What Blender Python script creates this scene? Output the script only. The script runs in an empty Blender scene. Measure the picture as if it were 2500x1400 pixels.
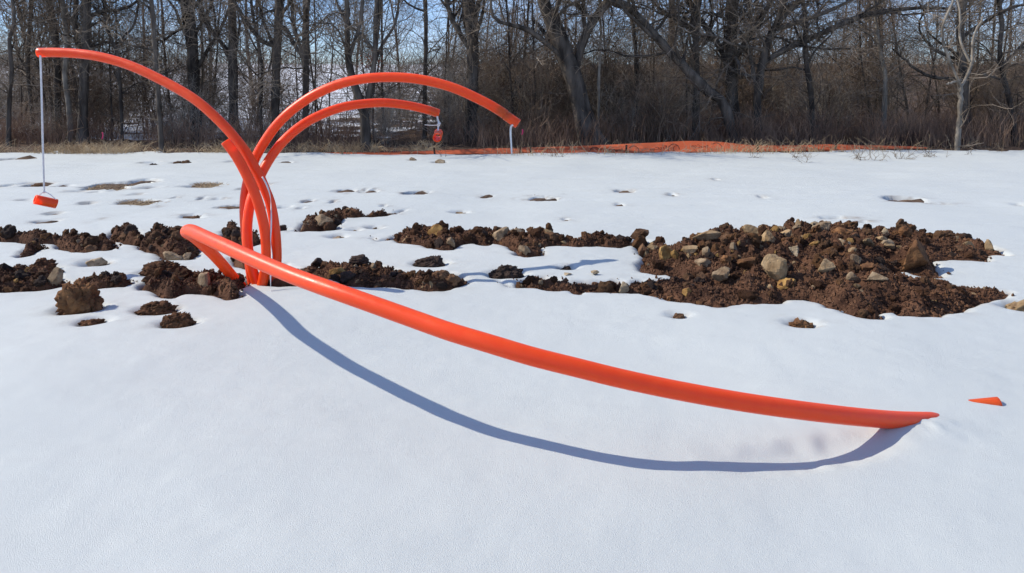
import bpy, math, random
import numpy as np

# ------------------------------------------------------------------ camera, sky, sun, exposure
S = bpy.context.scene
COL = S.collection
FPX, CAMH, PITCH, HORIZON = 1800.0, 1.2, math.radians(5), 205.0     # focal length in px of the 2500x1400 photo
CYP = HORIZON + FPX * math.tan(PITCH)
cam = bpy.data.cameras.new('camera'); cam_o = bpy.data.objects.new('camera', cam); COL.objects.link(cam_o)
cam.sensor_width = 36.0; cam.lens = 36.0 * FPX / 2500.0
cam.shift_y = -(700.0 - CYP) / 2500.0
cam.clip_start = 0.05; cam.clip_end = 3000
cam_o.location = (0, 0, CAMH); cam_o.rotation_euler = (math.radians(90) - PITCH, 0, 0)
S.camera = cam_o

SUN_AZ, SUN_CT = -9.5, 1.22            # direction shadows run on the ground (deg from +X), shadow length per height
SUN_EL = math.atan(1 / SUN_CT)
w = bpy.data.worlds.new('World'); S.world = w; w.use_nodes = True
nt = w.node_tree; nt.nodes.clear()
sky = nt.nodes.new('ShaderNodeTexSky'); sky.sky_type = 'NISHITA'; sky.sun_disc = False
sky.sun_elevation = SUN_EL; sky.sun_rotation = math.radians(270 + (-SUN_AZ))
sky.altitude = 200; sky.air_density = 1.0; sky.dust_density = 0.1; sky.ozone_density = 1.2
tc = nt.nodes.new('ShaderNodeTexCoord')
mp = nt.nodes.new('ShaderNodeMapping'); mp.inputs['Scale'].default_value = (1.0, 1.0, 3.2)
nz = nt.nodes.new('ShaderNodeTexNoise'); nz.inputs['Scale'].default_value = 4.5; nz.inputs['Detail'].default_value = 6; nz.inputs['Roughness'].default_value = 0.62
rp = nt.nodes.new('ShaderNodeValToRGB'); rp.color_ramp.elements[0].position = 0.42; rp.color_ramp.elements[1].position = 0.70
rp.color_ramp.elements[1].color = (0.75, 0.75, 0.75, 1)
mx = nt.nodes.new('ShaderNodeMix'); mx.data_type = 'RGBA'; mx.inputs[7].default_value = (6.2, 7.9, 10.8, 1)
bg = nt.nodes.new('ShaderNodeBackground'); bg.inputs[1].default_value = 0.105
wo = nt.nodes.new('ShaderNodeOutputWorld')
L = nt.links.new
L(tc.outputs['Generated'], mp.inputs[0]); L(mp.outputs[0], nz.inputs['Vector']); L(nz.outputs[0], rp.inputs[0])
L(rp.outputs[0], mx.inputs[0]); tn = nt.nodes.new('ShaderNodeMix'); tn.data_type = 'RGBA'; tn.blend_type = 'MULTIPLY'; tn.inputs[0].default_value = 1.0; tn.inputs[7].default_value = (0.74, 0.92, 1.34, 1)   # white balance of the photo
L(sky.outputs[0], tn.inputs[6]); L(tn.outputs[2], mx.inputs[6]); L(mx.outputs[2], bg.inputs[0]); L(bg.outputs[0], wo.inputs[0])

sl = bpy.data.lights.new('sun', 'SUN'); sl.energy = 4.3; sl.angle = math.radians(0.53); sl.color = (1.0, 0.93, 0.80)
so = bpy.data.objects.new('sun', sl); COL.objects.link(so); so.location = (-20, 5, 20)
_a = math.radians(SUN_AZ)
from mathutils import Vector
so.rotation_euler = Vector((math.cos(_a) * SUN_CT, math.sin(_a) * SUN_CT, -1)).to_track_quat('-Z', 'Y').to_euler()
S.view_settings.view_transform = 'Standard'; S.view_settings.look = 'None'
S.view_settings.exposure = 0.27; S.view_settings.gamma = 1.0
S.cycles.max_bounces = 8; S.cycles.diffuse_bounces = 3; S.cycles.use_denoising = True

# ------------------------------------------------------------------ small helpers
CF = np.array([0, math.cos(PITCH), -math.sin(PITCH)]); CU = np.array([0, math.sin(PITCH), math.cos(PITCH)]); CC = np.array([0, 0, CAMH])
def at(px, py, d):                       # a photo point at distance d -> world
    return CC + d * (CF + np.array([1.0, 0, 0]) * (px - 1250) / FPX - CU * (py - CYP) / FPX)
def gr(px, py, z=0.0):                   # a photo point on the plane of height z -> world
    r = at(px, py, 1.0) - CC
    return CC + r * ((z - CAMH) / r[2])

rng = np.random.default_rng(7)
def tag(o, label=None, cat=None, group=None, kind=None):
    for k, v in (('label', label), ('category', cat), ('group', group), ('kind', kind)):
        if v: o[k] = v
    return o
def obj(name, data, parent=None, mat=None):
    o = bpy.data.objects.new(name, data); COL.objects.link(o)
    if parent is not None: o.parent = parent
    if mat is not None and data is not None and len(data.materials) == 0: data.materials.append(mat)
    return o
def empty(name, loc=(0, 0, 0)):
    o = bpy.data.objects.new(name, None); COL.objects.link(o); o.location = loc; o.empty_display_size = 0.05
    return o
def mesh(name, V, F, smooth=True, mat=None):
    """V (n,3) array, F (m,3) or (m,4) int array or a list of such arrays"""
    me = bpy.data.meshes.new(name)
    Fs = F if isinstance(F, list) else [F]
    Fs = [np.asarray(f, dtype=np.int32) for f in Fs if len(f)]
    V = np.asarray(V, dtype=np.float32)
    me.vertices.add(len(V)); me.vertices.foreach_set('co', V.ravel())
    loops = np.concatenate([f.ravel() for f in Fs]); cnt = np.concatenate([np.full(len(f), f.shape[1], np.int32) for f in Fs])
    me.loops.add(len(loops)); me.loops.foreach_set('vertex_index', loops)
    me.polygons.add(len(cnt)); me.polygons.foreach_set('loop_start', np.concatenate([[0], np.cumsum(cnt)[:-1]]).astype(np.int32))
    me.polygons.foreach_set('loop_total', cnt)
    me.polygons.foreach_set('use_smooth', np.full(len(cnt), smooth))
    me.update(calc_edges=True); me.validate()
    if mat is not None: me.materials.append(mat)
    return me

_T = np.random.default_rng(11).random((8, 64, 64, 64)).astype(np.float32)
def vn(p, k=0):                          # value noise, p (n,3) -> (n,) in -1..1
    p = np.asarray(p, dtype=np.float64); i = np.floor(p).astype(np.int64); t = p - i; t = t * t * t * (t * (t * 6 - 15) + 10)
    T = _T[k % 8]; r = 0
    for a in (0, 1):
        wa = t[:, 0] if a else 1 - t[:, 0]
        for b in (0, 1):
            wb = t[:, 1] if b else 1 - t[:, 1]
            for c in (0, 1):
                wc = t[:, 2] if c else 1 - t[:, 2]
                r = r + wa * wb * wc * T[(i[:, 0] + a) & 63, (i[:, 1] + b) & 63, (i[:, 2] + c) & 63]
    return r * 2 - 1
def fbm(p, oct=4, k=0, gain=0.5):
    s = 0; a = 1.0; f = 1.0
    for o in range(oct):
        s = s + a * vn(np.asarray(p) * f + o * 7.3, k + o); a *= gain; f *= 2.03
    return s
def p3(x, y, sx, sy, z=0.0):
    return np.stack([np.ravel(x) * sx, np.ravel(y) * sy, np.full(np.size(x), z)], 1)
def smooth(e0, e1, x):
    t = np.clip((x - e0) / (e1 - e0), 0, 1); return t * t * (3 - 2 * t)

# ------------------------------------------------------------------ materials
def nodes(name):
    m = bpy.data.materials.new(name); m.use_nodes = True; n = m.node_tree
    return m, n, n.nodes['Principled BSDF'], n.links.new
def mat2(name, c1, c2, scale=8.0, rough=0.8, bump=0.3, bscale=40.0, stretch=(1, 1, 1), rand=0.0, detail=5.0, spec=0.3, lo=0.35, hi=0.65, dist=0.01):
    m, n, b, lk = nodes(name)
    t = n.nodes.new('ShaderNodeTexCoord'); mp = n.nodes.new('ShaderNodeMapping'); mp.inputs['Scale'].default_value = stretch
    lk(t.outputs['Object'], mp.inputs[0])
    x = n.nodes.new('ShaderNodeTexNoise'); x.inputs['Scale'].default_value = scale; x.inputs['Detail'].default_value = detail
    lk(mp.outputs[0], x.inputs['Vector'])
    r = n.nodes.new('ShaderNodeValToRGB'); r.color_ramp.elements[0].position = lo; r.color_ramp.elements[1].position = hi
    r.color_ramp.elements[0].color = (*c1, 1); r.color_ramp.elements[1].color = (*c2, 1)
    lk(x.outputs[0], r.inputs[0]); col = r.outputs[0]
    if rand:
        oi = n.nodes.new('ShaderNodeObjectInfo'); mr = n.nodes.new('ShaderNodeMapRange')
        mr.inputs[3].default_value = 1 - rand; mr.inputs[4].default_value = 1 + rand
        lk(oi.outputs['Random'], mr.inputs[0])
        mm = n.nodes.new('ShaderNodeMix'); mm.data_type = 'RGBA'; mm.blend_type = 'MULTIPLY'; mm.inputs[0].default_value = 1
        lk(col, mm.inputs[6]); lk(mr.outputs[0], mm.inputs[7]); col = mm.outputs[2]
    lk(col, b.inputs['Base Color'])
    b.inputs['Roughness'].default_value = rough; b.inputs['Specular IOR Level'].default_value = spec
    if bump:
        y = n.nodes.new('ShaderNodeTexNoise'); y.inputs['Scale'].default_value = bscale; y.inputs['Detail'].default_value = 6
        lk(mp.outputs[0], y.inputs['Vector'])
        bp = n.nodes.new('ShaderNodeBump'); bp.inputs['Strength'].default_value = bump; bp.inputs['Distance'].default_value = dist
        lk(y.outputs[0], bp.inputs['Height']); lk(bp.outputs[0], b.inputs['Normal'])
    return m

def snow_material():
    m, n, b, lk = nodes('snow')
    t = n.nodes.new('ShaderNodeTexCoord')
    x = n.nodes.new('ShaderNodeTexNoise'); x.inputs['Scale'].default_value = 1.3; x.inputs['Detail'].default_value = 4
    lk(t.outputs['Object'], x.inputs['Vector'])
    r = n.nodes.new('ShaderNodeValToRGB'); r.color_ramp.elements[0].position = 0.3; r.color_ramp.elements[1].position = 0.7
    r.color_ramp.elements[0].color = (0.524, 0.548, 0.530, 1); r.color_ramp.elements[1].color = (0.55, 0.574, 0.553, 1)
    lk(x.outputs[0], r.inputs[0])
    at_ = n.nodes.new('ShaderNodeAttribute'); at_.attribute_name = 'stain'
    dm = n.nodes.new('ShaderNodeMix'); dm.data_type = 'RGBA'; dm.inputs[7].default_value = (0.16, 0.10, 0.065, 1)
    lk(at_.outputs['Fac'], dm.inputs[0]); lk(r.outputs[0], dm.inputs[6]); lk(dm.outputs[2], b.inputs['Base Color'])
    b.inputs['Roughness'].default_value = 0.62; b.inputs['Specular IOR Level'].default_value = 0.35
    b1 = n.nodes.new('ShaderNodeTexNoise'); b1.inputs['Scale'].default_value = 330; b1.inputs['Detail'].default_value = 3; b1.inputs['Roughness'].default_value = 0.7
    b2 = n.nodes.new('ShaderNodeTexNoise'); b2.inputs['Scale'].default_value = 34; b2.inputs['Detail'].default_value = 5
    for q in (b1, b2): lk(t.outputs['Object'], q.inputs['Vector'])
    p1 = n.nodes.new('ShaderNodeBump'); p1.inputs['Strength'].default_value = 0.7; p1.inputs['Distance'].default_value = 0.004
    p2 = n.nodes.new('ShaderNodeBump'); p2.inputs['Strength'].default_value = 0.16; p2.inputs['Distance'].default_value = 0.006
    lk(b2.outputs[0], p2.inputs['Height']); lk(b1.outputs[0], p1.inputs['Height']); lk(p2.outputs[0], p1.inputs['Normal']); lk(p1.outputs[0], b.inputs['Normal'])
    return m
M_SNOW = snow_material()
M_SOIL = mat2('soil', (0.030, 0.014, 0.009), (0.135, 0.066, 0.037), 6, 0.95, 0.9, 90, dist=0.012, spec=0.15)
M_CRUMB = mat2('soil_crumbs', (0.032, 0.015, 0.010), (0.175, 0.090, 0.050), 9, 0.95, 0.6, 220, dist=0.003, spec=0.15, lo=0.3, hi=0.75)
def muddy(m, col=(0.075, 0.040, 0.024)):
    n = m.node_tree; b = n.nodes['Principled BSDF']; lk = n.links.new; src = b.inputs['Base Color'].links[0].from_socket
    t = n.nodes.new('ShaderNodeTexCoord'); x = n.nodes.new('ShaderNodeTexNoise'); x.inputs['Scale'].default_value = 1.7; x.inputs['Detail'].default_value = 7; x.inputs['Roughness'].default_value = 0.7
    oi = n.nodes.new('ShaderNodeObjectInfo'); ad = n.nodes.new('ShaderNodeVectorMath'); ad.operation = 'ADD'
    mp = n.nodes.new('ShaderNodeVectorMath'); mp.operation = 'SCALE'; mp.inputs[3].default_value = 9.0; lk(oi.outputs['Location'], mp.inputs[0])
    lk(t.outputs['Generated'], ad.inputs[0]); lk(mp.outputs[0], ad.inputs[1]); lk(ad.outputs[0], x.inputs['Vector'])
    mr = n.nodes.new('ShaderNodeMapRange'); mr.inputs[1].default_value = 0.54; mr.inputs[2].default_value = 0.68; mr.inputs[4].default_value = 0.75; lk(x.outputs[0], mr.inputs[0])
    mx = n.nodes.new('ShaderNodeMix'); mx.data_type = 'RGBA'; mx.inputs[7].default_value = (*col, 1); lk(mr.outputs[0], mx.inputs[0]); lk(src, mx.inputs[6]); lk(mx.outputs[2], b.inputs['Base Color'])
M_CLOD = mat2('clod', (0.045, 0.021, 0.012), (0.14, 0.067, 0.034), 12, 0.95, 1.0, 70, rand=0.25, dist=0.012, spec=0.15)
M_STONE = {
 'tan': mat2('tan_stone', (0.22, 0.14, 0.07), (0.42, 0.295, 0.165), 14, 0.9, 0.8, 60, rand=0.2, dist=0.008, spec=0.2),
 'pale': mat2('pale_stone', (0.27, 0.20, 0.12), (0.44, 0.35, 0.235), 18, 0.9, 0.8, 60, rand=0.15, dist=0.007, spec=0.2),
 'grey': mat2('grey_stone', (0.17, 0.115, 0.068), (0.35, 0.26, 0.165), 16, 0.9, 0.8, 60, rand=0.2, dist=0.008, spec=0.2),
 'ochre': mat2('ochre_stone', (0.20, 0.10, 0.03), (0.42, 0.26, 0.09), 16, 0.9, 0.9, 60, rand=0.15, dist=0.008, spec=0.2),
 'rust': mat2('rusty_stone', (0.10, 0.046, 0.022), (0.25, 0.125, 0.055), 16, 0.92, 1.0, 60, rand=0.2, dist=0.01, spec=0.15),
 'brown': mat2('brown_stone', (0.08, 0.042, 0.024), (0.20, 0.11, 0.058), 14, 0.92, 1.0, 60, rand=0.2, dist=0.01, spec=0.15),
 'dark': mat2('dark_clod', (0.028, 0.019, 0.016), (0.07, 0.045, 0.034), 14, 0.92, 1.0, 70, rand=0.2, dist=0.01, spec=0.2)}
for _m in M_STONE.values(): muddy(_m)
def pipe_material():
    m, n, b, lk = nodes('orange_conduit')
    t = n.nodes.new('ShaderNodeTexCoord')
    x = n.nodes.new('ShaderNodeTexNoise'); x.inputs['Scale'].default_value = 22; x.inputs['Detail'].default_value = 8; x.inputs['Roughness'].default_value = 0.7
    lk(t.outputs['Object'], x.inputs['Vector'])
    r = n.nodes.new('ShaderNodeValToRGB'); r.color_ramp.elements[0].position = 0.3; r.color_ramp.elements[1].position = 0.72
    r.color_ramp.elements[0].color = (0.84, 0.068, 0.008, 1); r.color_ramp.elements[1].color = (0.87, 0.088, 0.012, 1)
    lk(x.outputs[0], r.inputs[0])
    sc = n.nodes.new('ShaderNodeTexNoise'); sc.inputs['Scale'].default_value = 48; sc.inputs['Detail'].default_value = 9; sc.inputs['Roughness'].default_value = 0.75; lk(t.outputs['Object'], sc.inputs['Vector'])
    sr = n.nodes.new('ShaderNodeMapRange'); sr.inputs[1].default_value = 0.66; sr.inputs[2].default_value = 0.74; sr.inputs[4].default_value = 0.5; lk(sc.outputs[0], sr.inputs[0])
    sm = n.nodes.new('ShaderNodeMix'); sm.data_type = 'RGBA'; sm.inputs[7].default_value = (0.85, 0.30, 0.18, 1)
    lk(sr.outputs[0], sm.inputs[0]); lk(r.outputs[0], sm.inputs[6]); lk(sm.outputs[2], b.inputs['Base Color'])
    r2 = n.nodes.new('ShaderNodeMapRange'); r2.inputs[1].default_value = 0.3; r2.inputs[2].default_value = 0.7; r2.inputs[3].default_value = 0.30; r2.inputs[4].default_value = 0.5
    lk(x.outputs[0], r2.inputs[0]); lk(r2.outputs[0], b.inputs['Roughness'])
    b.inputs['Specular IOR Level'].default_value = 0.35
    b.inputs['Subsurface Weight'].default_value = 0.8; b.inputs['Subsurface Radius'].default_value = (1.0, 0.3, 0.12); b.inputs['Subsurface Scale'].default_value = 0.05
    y = n.nodes.new('ShaderNodeTexNoise'); y.inputs['Scale'].default_value = 160; y.inputs['Detail'].default_value = 4
    lk(t.outputs['Object'], y.inputs['Vector'])
    bp = n.nodes.new('ShaderNodeBump'); bp.inputs['Strength'].default_value = 0.12; bp.inputs['Distance'].default_value = 0.002
    lk(y.outputs[0], bp.inputs['Height']); lk(bp.outputs[0], b.inputs['Normal'])
    return m
M_PIPE = pipe_material()
M_TAPE = mat2('white_tape', (0.66, 0.65, 0.63), (0.78, 0.77, 0.75), 60, 0.6, 0.3, 400, dist=0.001)
def translucent(m, amt):
    n = m.node_tree; b = n.nodes['Principled BSDF']; tr = n.nodes.new('ShaderNodeBsdfTranslucent'); mx = n.nodes.new('ShaderNodeMixShader'); mx.inputs[0].default_value = amt
    for l in list(b.inputs['Base Color'].links): n.links.new(l.from_socket, tr.inputs['Color'])
    n.links.new(b.outputs[0], mx.inputs[1]); n.links.new(tr.outputs[0], mx.inputs[2]); n.links.new(mx.outputs[0], n.nodes['Material Output'].inputs['Surface'])
M_FENCE = mat2('orange_fabric', (0.74, 0.18, 0.075), (0.88, 0.25, 0.11), 3, 0.75, 0.4, 40, dist=0.01, stretch=(0.4, 1, 2.5))
translucent(M_FENCE, 0.5)
M_INK = mat2('dark_print', (0.10, 0.022, 0.012), (0.15, 0.035, 0.018), 30, 0.8, 0)
M_STAKE = mat2('dark_stake', (0.04, 0.02, 0.014), (0.10, 0.05, 0.03), 20, 0.9, 0.4, 50)
M_STRAW = mat2('dry_straw', (0.30, 0.20, 0.11), (0.62, 0.48, 0.30), 3, 0.85, 0)
M_WEED = mat2('dry_weed', (0.10, 0.075, 0.05), (0.24, 0.18, 0.12), 6, 0.9, 0)
M_BRUSH = mat2('brush', (0.14, 0.082, 0.058), (0.44, 0.29, 0.195), 1.6, 0.9, 0)
M_BARK = mat2('dark_bark', (0.036, 0.029, 0.024), (0.145, 0.12, 0.098), 7, 0.92, 1.0, 26, stretch=(1, 1, 0.25), rand=0.25, dist=0.03, spec=0.15)
M_BARKP = mat2('pale_bark', (0.13, 0.110, 0.088), (0.32, 0.28, 0.23), 6, 0.9, 0.7, 26, stretch=(1, 1, 0.4), rand=0.15, dist=0.015, spec=0.2)
M_TWIG = mat2('twig', (0.075, 0.056, 0.041), (0.31, 0.25, 0.19), 1.5, 0.88, 0, rand=0.35, spec=0.25)
M_TWIGB = mat2('brown_twig', (0.085, 0.056, 0.04), (0.33, 0.235, 0.16), 1.5, 0.88, 0, rand=0.35, spec=0.25)
M_TWIGP = mat2('pale_twig', (0.20, 0.165, 0.13), (0.46, 0.40, 0.33), 1.5, 0.85, 0, rand=0.2, spec=0.25)
M_PINK = mat2('pink_ribbon', (0.75, 0.06, 0.16), (0.8, 0.08, 0.2), 5, 0.6, 0)
M_REDLEAF = mat2('red_leaf', (0.22, 0.05, 0.025), (0.36, 0.09, 0.04), 9, 0.8, 0)

def ground_material():
    """soil and leaf litter; old snow lies on it in patches further back, mostly on the left where the wood is open"""
    m, n, b, lk = nodes('ground')
    t = n.nodes.new('ShaderNodeTexCoord')
    x = n.nodes.new('ShaderNodeTexNoise'); x.inputs['Scale'].default_value = 9; x.inputs['Detail'].default_value = 7; lk(t.outputs['Object'], x.inputs['Vector'])
    r = n.nodes.new('ShaderNodeValToRGB'); r.color_ramp.elements[0].position = 0.35; r.color_ramp.elements[1].position = 0.68
    r.color_ramp.elements[0].color = (0.045, 0.027, 0.019, 1); r.color_ramp.elements[1].color = (0.15, 0.095, 0.058, 1)
    lk(x.outputs[0], r.inputs[0])
    s = n.nodes.new('ShaderNodeSeparateXYZ'); lk(t.outputs['Object'], s.inputs[0])
    y = n.nodes.new('ShaderNodeTexNoise'); y.inputs['Scale'].default_value = 0.5; y.inputs['Detail'].default_value = 6; y.inputs['Roughness'].default_value = 0.6; lk(t.outputs['Object'], y.inputs['Vector'])
    def rng_(src, a, bb, c, d):
        q = n.nodes.new('ShaderNodeMapRange'); q.inputs[1].default_value = a; q.inputs[2].default_value = bb; q.inputs[3].default_value = c; q.inputs[4].default_value = d
        lk(src, q.inputs[0]); return q.outputs[0]
    def mth(op, a, bb):
        q = n.nodes.new('ShaderNodeMath'); q.operation = op
        for i, v in enumerate((a, bb)):
            if isinstance(v, (int, float)): q.inputs[i].default_value = v
            else: lk(v, q.inputs[i])
        return q.outputs[0]
    back = rng_(s.outputs['Y'], 14.5, 17.0, -0.6, 0.0)
    side = rng_(s.outputs['X'], -7.0, 3.0, 0.10, -0.25)
    far = rng_(s.outputs['Y'], 35.0, 70.0, 0.0, 0.03)
    v = mth('ADD', mth('ADD', y.outputs[0], back), mth('ADD', side, far))
    f = rng_(v, 0.50, 0.54, 0.0, 1.0)
    mx = n.nodes.new('ShaderNodeMix'); mx.data_type = 'RGBA'; mx.inputs[7].default_value = (0.80, 0.82, 0.85, 1)
    lk(f, mx.inputs[0]); lk(r.outputs[0], mx.inputs[6]); lk(mx.outputs[2], b.inputs['Base Color'])
    b.inputs['Roughness'].default_value = 0.9; b.inputs['Specular IOR Level'].default_value = 0.2
    bp = n.nodes.new('ShaderNodeBump'); bp.inputs['Strength'].default_value = 0.8; bp.inputs['Distance'].default_value = 0.02
    z = n.nodes.new('ShaderNodeTexNoise'); z.inputs['Scale'].default_value = 40; z.inputs['Detail'].default_value = 5; lk(t.outputs['Object'], z.inputs['Vector'])
    lk(z.outputs[0], bp.inputs['Height']); lk(bp.outputs[0], b.inputs['Normal'])
    return m
M_GROUND = ground_material()

# ------------------------------------------------------------------ where the soil shows through the snow (traced, as plan shapes on the ground)
def cr(pts, sc, ox, oy): return [(ox + x / sc, oy + y / sc) for x, y in pts]
A5 = lambda *p: cr(p, 3.3333, 0, 400)
A6 = lambda *p: cr(p, 3.5714, 600, 450)
A7 = lambda *p: cr(p, 3.8462, 1200, 500)
A8 = lambda *p: cr(p, 3.5714, 1800, 500)
# name, outline in the photo, height of the heap, rounding width, label
MOUNDS = [
 ('ridge_left', A5((-90,540),(0,535),(30,560),(130,570),(250,575),(350,560),(400,600),(480,610),(540,600),(650,600),(760,615),(850,635),(940,650),(940,690),(880,715),(760,720),(700,730),(600,725),(520,700),(470,680),(480,650),(420,650),(300,655),(150,640),(40,635),(-90,630)), 0.045, 0.08,
  'low ridge of dark brown soil across the snow at the left edge, farthest row'),
 ('heap_b', A5((890,570),(945,545),(1020,510),(1090,545),(1100,570),(1140,600),(1170,640),(1170,680),(1090,670),(1010,650),(930,640),(890,600)), 0.055, 0.08,
  'small lumpy soil heap between the left ridge and the square clod'),
 ('heap_c', A5((1130,690),(1170,640),(1230,560),(1480,550),(1540,640),(1620,700),(1610,740),(1480,760),(1350,760),(1290,730),(1200,720),(1150,705)), 0.058, 0.07,
  'blocky soil heap with a flat top just left of the tight pipe bend'),
 ('heap_d', A5((150,760),(190,700),(240,665),(350,660),(380,690),(300,710),(250,745),(160,770)), 0.05, 0.06,
  'thin crescent of soil in the snow below the left ridge'),
 ('heap_f', A5((-90,900),(0,890),(100,860),(190,845),(300,870),(430,865),(500,920),(530,960),(480,1000),(400,1020),(300,1030),(100,1040),(-90,1040)), 0.048, 0.09,
  'wide soil mound cut by the left edge, nearer row'),
 ('heap_h', A5((690,930),(800,915),(930,905),(1050,930),(1090,970),(1000,1000),(850,1005),(760,1020),(700,1000)), 0.035, 0.07,
  'flat reddish soil patch right of the tall leaning clod'),
 ('heap_j', A5((1160,990),(1220,930),(1280,890),(1370,890),(1500,900),(1560,920),(1700,920),(1850,930),(1980,945),(1990,990),(1930,1030),(1940,1090),(1870,1105),(1800,1085),(1700,1060),(1500,1065),(1400,1100),(1320,1080),(1250,1040),(1170,1030)), 0.045, 0.09,
  'long soil mound where the bent front pipe leaves the ground'),
 ('heap_behind', A5((1790,600),(1830,540),(1930,535),(1960,600),(2050,590),(2120,620),(2100,650),(2000,680),(1880,690),(1800,640)), 0.07, 0.07,
  'dark soil heap behind the foot of the pipe bundle'),
 ('heap_foot', A5((1995,930),(2060,900),(2150,905),(2250,890),(2400,920),(2480,960),(2470,1000),(2300,1010),(2180,985),(2100,965),(2010,955)), 0.04, 0.06,
  'low soil around the foot of the upright pipe bundle'),
 ('heap_foot2', A5((1870,760),(1930,755),(2010,800),(2000,840),(1930,815)), 0.02, 0.04,
  'small sliver of soil just behind the pipe feet'),
 ('heap_q', A6((370,430),(470,400),(490,350),(560,330),(640,310),(740,310),(760,270),(850,255),(930,265),(1030,290),(1130,265),(1230,260),(1300,235),(1390,230),(1300,260),(1230,290),(1200,300),(1000,320),(850,320),(800,370),(800,400),(730,420),(500,430)), 0.05, 0.09,
  'soil heap with pale boulders right behind the pipe bundle'),
 ('mound_t', A6((330,700),(480,735),(570,720),(680,720),(880,705),(1060,700),(1210,740),(1340,770),(1450,800),(1610,820),(1630,800),(1750,780),(1770,800),(1850,815),(1940,880),(1770,930),(1600,940),(1300,910),(1130,910),(960,900),(800,850),(560,790)), 0.024, 0.11,
  'brown soil mound right of the pipes, front row'),
 ('ridge_r', A6((1080,480),(1110,455),(1150,480),(1260,470),(1290,445),(1400,440),(1500,425),(1600,400),(1720,400),(1850,420),(1990,400),(2120,410),(2290,430),(2400,420)) + A7((240,260),(320,290),(390,270),(490,275),(580,285),(650,310),(790,340),(870,305),(1020,295),(1190,300),(1300,340),(1400,290),(1470,330),(1440,400),(1380,410),(1340,370),(1200,395),(1000,388),(800,398),(650,388),(560,390),(470,410),(460,490),(330,505),(260,490),(240,450),(180,400),(0,370)) + A6((2100,540),(1990,520),(1850,540),(1800,580),(1700,580),(1500,530),(1340,510),(1290,480),(1150,500)), 0.048, 0.11,
  'long low ridge of soil and stones leading to the big pile'),
 ('main_pile', A7((1420,300),(1490,300),(1600,320),(1700,350),(1820,330),(1900,310),(2050,290),(2150,310)) + A8((0,260),(130,215),(250,235),(400,225),(490,210),(570,225),(700,220),(800,200),(880,230),(1000,220),(1200,220),(1400,235),(1500,225),(1560,245),(1700,260),(1850,250),(1920,265),(2000,260),(2060,300),(2200,310),(2280,345),(2350,385),(2200,380),(2150,450),(2000,440),(1850,435),(1700,440),(1720,500),(1790,600),(1680,600),(1500,550),(1380,545),(1280,575),(1330,640),(1500,660),(1620,660),(1800,690),(2000,710),(2200,740),(2370,780),(2340,810),(2200,830),(2060,880),(1950,940),(1800,970),(1740,1000),(1420,1010),(1400,970),(1250,960),(1210,990),(1270,1045),(1130,1045),(940,990),(920,960),(790,940),(720,900),(600,855),(380,850),(340,890),(200,885),(0,890)) + A7((2250,980),(2100,985),(1900,950),(1700,920),(1600,880),(1400,840),(1100,835),(950,820),(870,800),(800,840),(740,810),(600,810),(350,790),(160,780),(80,740),(200,690),(300,640),(400,615),(480,610),(520,630),(650,640),(800,650),(1000,650),(1150,640),(1300,660),(1400,700),(1500,710),(1700,690),(1790,680),(1730,640),(1650,610),(1560,620),(1450,600),(1380,520),(1430,430),(1390,380)), 0.135, 0.34,
  'big pile of brown soil full of stones on the right of the snow'),
]
def plan(poly, H):
    P = np.array(poly); out = []
    xs = np.linspace(P[:, 0].min(), P[:, 0].max(), 80); Q = np.vstack([P, P[:1]])
    def span(x):
        ys = []
        for (x0, y0), (x1, y1) in zip(Q[:-1], Q[1:]):
            if (x0 - x) * (x1 - x) <= 0 and x0 != x1: ys.append(y0 + (y1 - y0) * (x - x0) / (x1 - x0))
        return (min(ys), max(ys)) if ys else (None, None)
    for x, y in P:
        lo, hi = span(min(max(x, xs[0] + .2), xs[-1] - .2))
        t = 0 if lo is None or hi - lo < 1 else np.clip((hi - y) / (hi - lo), 0, 1)
        g = gr(x, y, -0.01 + H * 0.42 * t); out.append(g[:2])
    return np.array(out)
def poly_sdf(poly, X, Y):
    """signed distance, negative inside"""
    d = np.full(X.shape, 9.0); ins = np.zeros(X.shape, bool); n = len(poly)
    for i in range(n):
        a = poly[i]; b = poly[(i + 1) % n]; e = b - a; L2 = e @ e + 1e-12
        t = np.clip(((X - a[0]) * e[0] + (Y - a[1]) * e[1]) / L2, 0, 1)
        d = np.minimum(d, np.hypot(X - a[0] - t * e[0], Y - a[1] - t * e[1]))
        if a[1] != b[1]:
            c = ((a[1] > Y) != (b[1] > Y)) & (X < (b[0] - a[0]) * (Y - a[1]) / (b[1] - a[1]) + a[0]); ins ^= c
    return np.where(ins, -d, d)
MP = [(n, plan(p, H), H, wd, lab) for n, p, H, wd, lab in MOUNDS]

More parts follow.
